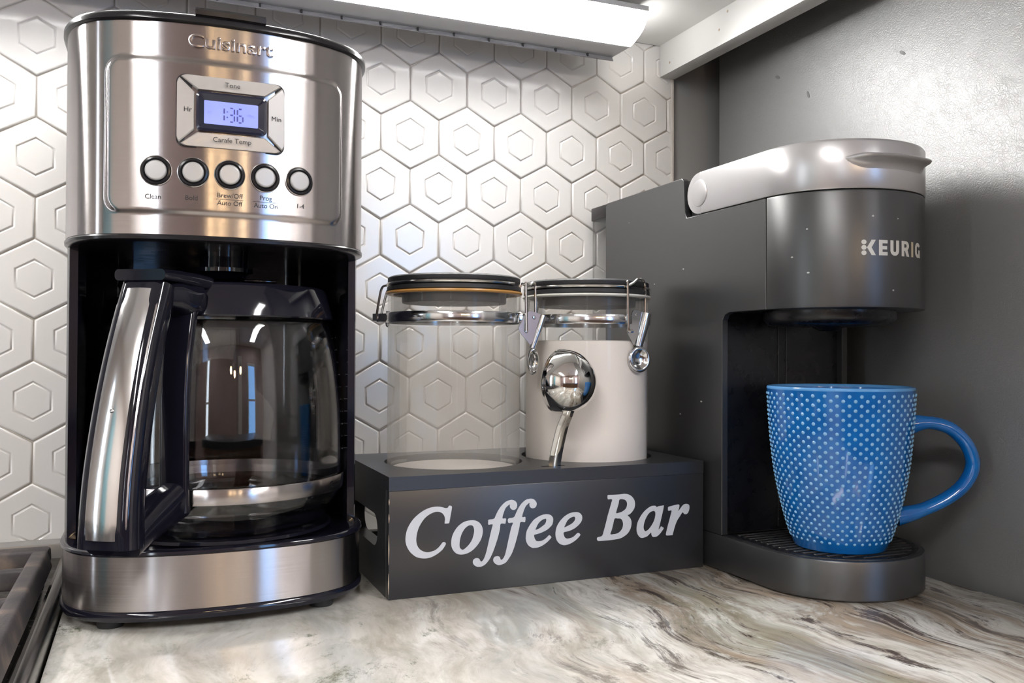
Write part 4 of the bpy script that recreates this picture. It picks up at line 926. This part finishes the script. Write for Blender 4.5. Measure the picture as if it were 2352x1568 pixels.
for i, p in enumerate(hp):
    w = .0044 + .0008 * i / len(hp); th = .0007
    rings.append([(p[0] + a * w, p[1] + b * th - .0011 * (1 - abs(a)) * (1 if b < 0 else .4), p[2]) for a, b in ((-1, -1), (-.5, -1), (0, -1), (.5, -1), (1, -1), (1, 1), (.5, 1), (0, 1), (-.5, 1), (-1, 1))])
MB().loft(rings, True).build('handle', M_CHROME, sc, smooth=50)

# ------------------------------------------------------------------ pod brewer
KX, KW, KC, KF = 0.470, 0.062, -0.285, 0.0595       # centre x, half width, start of the rounded front, depth of the rounding
kb = root('pod_coffee_brewer', (KX, -0.19, 0), 'slim charcoal single-serve pod brewer with silver lid beside the refrigerator', 'coffee maker')
def kplan(off=0.0, y0=-0.048, n=40, yb_r=.006):
    a = KW + off; f_ = KF + off; pts = [(KX - a, y0 - yb_r), ]
    pts = [(KX - a, y0 - .02), (KX - a, KC + .06), (KX - a, KC + .03)]
    for k in range(n + 1):
        t = math.pi * k / n; pts.append((KX - a * math.cos(t), KC - f_ * math.sin(t)))
    pts += [(KX + a, KC + .03), (KX + a, KC + .06), (KX + a, y0 - .02)]
    for k in range(4):
        t = math.radians(90 * k / 3); pts.append((KX + a - yb_r + yb_r * math.cos(t), y0 - yb_r + yb_r * math.sin(t)))
    for k in range(4):
        t = math.radians(90 + 90 * k / 3); pts.append((KX - a + yb_r + yb_r * math.cos(t), y0 - yb_r + yb_r * math.sin(t)))
    return pts
def kslab(levels, **k): return MB().loft([[(x, y, z) for x, y in kplan(o, **k)] for o, z in levels], True)
# base with drip tray
kslab([(-.0012, .0006), (0, .0016), (0, .0262), (-.0005, .0274), (-.0016, .0277)], y0=-.048).build('base', M_KBODY, kb, smooth=35)
MB().box(KX - .05, KX + .05, -.30, -.06, 0, .0008).build('foot_pad', M_RUBBER, kb)
# body: side cheeks with the pocket for the mug between them
KT = .0055
def cheek(x):
    # back up to the step, down the notch for the lid hinge, forward over the head, then back along the pocket
    pr = [(-.048, .0279), (-.048, .3085), (-.0505, .3112), (-.1775, .3118), (-.1803, .3095), (-.1822, .2830), (-.1850, .2782), (-.2840, .2782), (-.2845, .1985), (-.2420, .1985), (-.2360, .1968), (-.2330, .1925), (-.2327, .0279)]
    return MB().prism(pr, lambda a, b: (x, a, b), lambda a, b: (x + KT, a, b))
cheek(KX - KW).build('side_panel', M_KBODY, kb, smooth=30, bevel=.0004, seg=1)
cheek(KX + KW - KT).build('side_panel', M_KBODY, kb, smooth=30, bevel=.0004, seg=1)
xi0, xi1 = KX - KW + KT + .0001, KX + KW - KT - .0001
MB().box(xi0, xi1, -.1770, -.0485, .0279, .3105).build('core', M_KBODY, kb)
MB().box(xi0, xi1, -.2270, -.1772, .0279, .2775).build('pocket_back', M_KINNER, kb)
for x in (KX - .004, KX + .004): MB().box(x - .0004, x + .0004, -.2276, -.2271, .03, .19).build('pocket_seam', M_KBODY, kb)
# head: rounded front shell
def head_ring(off, z, n=48):
    a = KW + off; f_ = KF + off
    pts = [(KX - a, -.2275, z), (KX - a, -.25, z), (KX - a, KC + .0002, z)]
    for k in range(n + 1):
        t = math.pi * k / n; pts.append((KX - a * math.cos(t), KC - f_ * math.sin(t), z))
    pts += [(KX + a, -.25, z), (KX + a, -.2275, z)]
    return pts
def head_front(levels, n=56):
    rings = []
    for off, z in levels:
        a = KW + off; f_ = KF + off
        rings.append([(KX - a * math.cos(math.pi * k / n), KC - .0004 - f_ * math.sin(math.pi * k / n), z) for k in range(n + 1)])
    return MB().loft(rings, True)
head = head_front([(-.0012, .1985), (-.0002, .1988), (0, .1998), (0, .2770), (-.0004, .2780), (-.0015, .2784)]).build('head', M_KBODY, kb, smooth=40)
MB().box(xi0, xi1, -.2845, -.2272, .1992, .2778).build('head_core', M_KINNER, kb)
MB().lathe([(0, .1984), (.0470, .1984), (.0470, .1930), (.0440, .1890), (.0400, .1878), (.012, .1872), (.006, .1840), (0, .1838)], (KX, KC + .006, 0), 56).build('pod_collar', M_KINNER, kb)
# silver lid arm
def lid_ring(off, z, n=56):
    a = KW + off; f_ = KF + off
    pts = []
    for yy in (-.2060, -.2150, -.2300, -.2550, KC):
        pts.append((KX - a, yy, z))
    for k in range(1, n):
        t = math.pi * k / n; pts.append((KX - a * math.cos(t), KC - f_ * math.sin(t), z))
    for yy in (KC, -.2550, -.2300, -.2150, -.2060): pts.append((KX + a, yy, z))
    return pts
lidk = MB().loft([lid_ring(o, z) for o, z in ((-.002, .2787), (.0002, .2790), (.0008, .2800), (.0008, .3108), (.0000, .3122), (-.0025, .3132), (-.006, .3135))], True).build('lid', M_KSILVER, kb, smooth=40)
for sx, x0 in ((-1, KX - KW - .0008), (1, KX + KW + .0008)):
    prf = [(-.2062, .2788)] + [(-.2035 + .0162 * math.cos(math.radians(a)), .2954 + .0164 * math.sin(math.radians(a))) for a in range(-88, 89, 11)] + [(-.2062, .3122)]
    MB().prism(prf, lambda a, b, x0=x0: (x0, a, b), lambda a, b, x0=x0, sx=sx: (x0 - sx * .010, a, b)).build('lid_arm', M_KSILVER, lidk, smooth=30, bevel=.0008, seg=2)
    MB().lathe([(0, .0007), (.0100, .0007), (.0106, .0004), (.0108, -.0002)], (0, 0, 0), 40).xf(Matrix.Translation((x0 + sx * .0001, -.2038, .2954)) @ Matrix.Rotation(sx * math.pi / 2, 4, 'Y')).build('hinge_cap', M_KSILVER, lidk, smooth=40)
    ring = MB().lathe([(.0108, .0002), (.0111, -.0001), (.0114, .0002)], (0, 0, 0), 40)
MB().box(xi0, xi1, -.2050, -.1840, .2790, .3090).build('hinge_block', M_KINNER, kb)
# lifting lip round the front of the lid
n = 40; lipr = []
prl = [(0.0, .2915), (.0004, .2930), (.0012, .2950), (.0030, .2970), (.0062, .2982), (.0082, .2990), (.0088, .3000), (.0080, .3009), (.0050, .3012), (.0016, .3018), (0.0, .3030)]
for k in range(n + 1):
    th = math.radians(-36 + 72 * k / n); e_ = min(1, min(k, n - k) / 8.0); e_ = e_ * e_ * (3 - 2 * e_)
    ring_ = []
    for o, z in prl:
        oo = .0006 + o * e_; zz = .2988 + (z - .2988) * (0.55 + .45 * e_)
        ring_.append((KX + (KW + oo) * math.sin(th), KC - (KF + oo) * math.cos(th), zz))
    lipr.append(ring_)
MB().loft(lipr, True).build('lifting_lip', M_KSILVER, lidk, smooth=60)
# water tank behind
MB().loft([[(x, y, z) for x, y in rrect(KX, -.0258, .0560, .0205, .006, 5)] for z in (.0285, .2998)], True, True, False).build('water_tank', M_TANK, kb, smooth=40)
MB().loft([[(x, y, z) for x, y in rrect(KX, -.0256, .0572, .0210, .006, 5)] for z in (.3000, .3126)], True).build('tank_lid', M_LIDK, kb, smooth=40, bevel=.0008)
MB().box(KX - .056, KX + .056, -.0465, -.0055, .0002, .0280).build('tank_foot', M_KBODY, kb, bevel=.001)
# drip tray grille
def tray_d(y):
    s_ = (KC - y) / (KF - .008)
    return (KW - .008) * (math.sqrt(max(0, 1 - s_ * s_)) if y < KC else 1)
MB().loft([[(KX - (KW - o) * math.cos(math.pi * k / 40), KC - (KF - o) * math.sin(math.pi * k / 40), z) for k in range(41)] + [(KX + KW - o, -.2335, z), (KX - KW + o, -.2335, z)] for o, z in ((.0040, .0274), (.0042, .0284), (.0052, .0287), (.0075, .0283))], True, False, True).build('tray_plate', M_KINNER, kb, smooth=40)
for i in range(15):
    y = -.2400 - i * .0066; w = tray_d(y) - .002
    if w > .008: MB().box(KX - w, KX + w, y - .0014, y + .0014, .0281, .0291).build('grille_bar', M_KBODY, kb, bevel=.0003, seg=1)
# logo: three dots, chevron and letters wrapped on the head
fnk = lambda u, v: (KX + (KW + .00012) * math.sin(u / .0600), KC - .0004 - (KF + .00012) * math.cos(u / .0600), .2388 + v)
H_ = .0052; T_ = .0023
def kl(loops, dx, m=M_KLOGO):
    MB().poly([[(a + dx, b) for a, b in l] for l in loops], fnk).build('logo_letter', m, head, smooth=0)
x = -.0268
for zz in (.00365, 0, -.00365): kl([circ(.0017, zz, .0017, .0016, 20)], x)
kl([[(.0068, H_), (.0097, H_), (.0068, 0), (.0097, -H_), (.0068, -H_), (.0037, 0)]], x)
x += .0118; kl([[(0, -H_), (.0064, -H_), (.0064, -H_ + T_), (.0026, -H_ + T_), (.0026, -T_ / 2), (.0060, -T_ / 2), (.0060, T_ / 2), (.0026, T_ / 2), (.0026, H_ - T_), (.0064, H_ - T_), (.0064, H_), (0, H_)]], x)
x += .0085
uo = [(.0, H_)] + [(.0036 + .0036 * math.cos(math.radians(a)), -H_ + .0036 + .0036 * math.sin(math.radians(a))) for a in range(180, 361, 15)] + [(.0072, H_), (.0047, H_)]
ui = [(.0036 + .0011 * math.cos(math.radians(a)), -H_ + .0036 + .0011 * math.sin(math.radians(a))) for a in range(360, 179, -20)]
kl([uo + ui + [(.0025, H_)]], x)
x += .0095
ro = [(0, -H_), (0, H_), (.0040, H_)] + [(.0042 + .0031 * math.cos(math.radians(a)), .0021 + .0031 * math.sin(math.radians(a))) for a in range(75, -61, -15)] + [(.0076, -H_), (.0048, -H_), (.0032, -.0014), (.0025, -.0014), (.0025, -H_)]
kl([ro, [(.0025, .0008), (.0042, .0008), (.0050, .0020), (.0042, .0032), (.0025, .0032)]], x)
x += .0098; kl([[(0, -H_), (.0025, -H_), (.0025, H_), (0, H_)]], x, M_KLOGO2)
x += .0048
go = [(.0038 + .0038 * math.cos(math.radians(a)), .0014 + .0038 * math.sin(math.radians(a))) for a in range(25, 181, 15)] + [(.0038 + .0038 * math.cos(math.radians(a)), -.0014 + .0038 * math.sin(math.radians(a))) for a in range(180, 286, 15)] + [(.0074, -H_), (.0074, .0002), (.0048, .0002), (.0048, -.0028)]
gi = [(.0038 + .0013 * math.cos(math.radians(a)), -.0014 + .0013 * math.sin(math.radians(a))) for a in range(270, 179, -20)] + [(.0038 + .0013 * math.cos(math.radians(a)), .0014 + .0013 * math.sin(math.radians(a))) for a in range(180, 19, -20)]
kl([go + gi], x)

# ------------------------------------------------------------------ mug on the drip tray
MGX, MGY, MGZ = .4632, -.2975, .0292
mg = root('mug', (MGX, MGY, MGZ), 'bright blue mug covered in raised pale dots on the drip tray', 'mug')
pro = [(0, .0012), (.022, .0012), (.024, .0), (.0305, .0), (.0322, .0022), (.0355, .0110), (.0392, .0240), (.0430, .0400), (.0458, .0560), (.0478, .0730), (.0492, .0900), (.0500, .1040), (.0506, .1120)]
body = crom(pro, 5)
lipp = [(.0508, .1136), (.0504, .1146), (.0494, .1148), (.0484, .1140), (.0478, .1110)]
inn = [(.0468, .0950), (.0450, .0700), (.0420, .0440), (.0370, .0220), (.0300, .0090), (.015, .0055), (0, .005)]
mbody = MB().lathe(body + lipp[:0] + [(.0507, .1128)], (MGX, MGY, MGZ), 96).build('body', M_MUG, mg, smooth=60)
MB().lathe([(.0507, .1126), (.05085, .1136), (.0504, .1146), (.0494, .1148), (.0484, .1140), (.0480, .1126)], (MGX, MGY, MGZ), 96).build('rim', M_RIMBLUE, mg, smooth=80)
MB().lathe([(.0480, .1127)] + crom([(.0478, .1110)] + inn, 4), (MGX, MGY, MGZ), 80).build('lining', M_MUG, mg, smooth=60)
def mug_r(z):
    for (r0, z0), (r1, z1) in zip(body, body[1:]):
        if z0 <= z <= z1 and z1 > z0 and r0 > .03: return r0 + (r1 - r0) * (z - z0) / (z1 - z0), math.atan2(z1 - z0, r1 - r0)
    return .05, math.pi / 2
dots = MB(); rows = 33; per = 40
for i in range(rows):
    z = .0075 + i * .00318
    r, sl = mug_r(z); dr = .00138 * (.6 + .4 * r / .05)
    for k in range(per):
        a = 2 * math.pi * (k + .5 * (i % 2)) / per
        nrm_ = Vector((math.cos(a) * math.sin(sl), math.sin(a) * math.sin(sl), -math.cos(sl)))
        tan = Vector((-math.sin(a), math.cos(a), 0)); bi = nrm_.cross(tan)
        cpt = Vector((MGX + r * math.cos(a), MGY + r * math.sin(a), MGZ + z))
        vs = []
        for rr, hgt in ((1.0, -.0001), (.62, .00055)):
            for q_ in range(7):
                b = 2 * math.pi * q_ / 7; vs.append(cpt + dr * rr * (math.cos(b) * tan + math.sin(b) * bi) + nrm_ * hgt)
        vs.append(cpt + nrm_ * .00078)
        dots.add(vs, [(q_, (q_ + 1) % 7, 7 + (q_ + 1) % 7, 7 + q_) for q_ in range(7)] + [(7 + q_, 7 + (q_ + 1) % 7, 14) for q_ in range(7)])
dots.build('raised_dots', M_DOT, mg, smooth=80, merge=False, kind='stuff')
# handle
HA = math.radians(-32); hx = Vector((math.cos(HA), math.sin(HA), 0)); hy = Vector((-hx.y, hx.x, 0))
hpth = crom([(.0455, .0870), (.0540, .0890), (.0640, .0890), (.0755, .0850), (.0850, .0755), (.0895, .0640), (.0885, .0545), (.0830, .0450), (.0740, .0370), (.0620, .0300), (.0500, .0250), (.0385, .0220)], 5)
rings = []
for i, p in enumerate(hpth):
    a = Vector(hpth[max(i - 1, 0)]); b = Vector(hpth[min(i + 1, len(hpth) - 1)]); d = (b - a).normalized(); nn_ = Vector((d.y, -d.x))
    f = i / (len(hpth) - 1); fl = 1 + .7 * max(0, 1 - f / .14) + .5 * max(0, 1 - (1 - f) / .14)
    wv, wn = .0068 * (1 + .25 * (fl - 1)), .0047 * fl
    rings.append([Vector((MGX, MGY, MGZ)) + hx * (p[0] + nn_.x * wn * math.sin(q_)) + hy * (wv * math.cos(q_)) + Vector((0, 0, p[1] + nn_.y * wn * math.sin(q_))) for q_ in [2 * math.pi * k / 18 for k in range(18)]])
MB().loft([[tuple(v) for v in r] for r in rings], True).build('handle', M_MUG, mg, smooth=80)
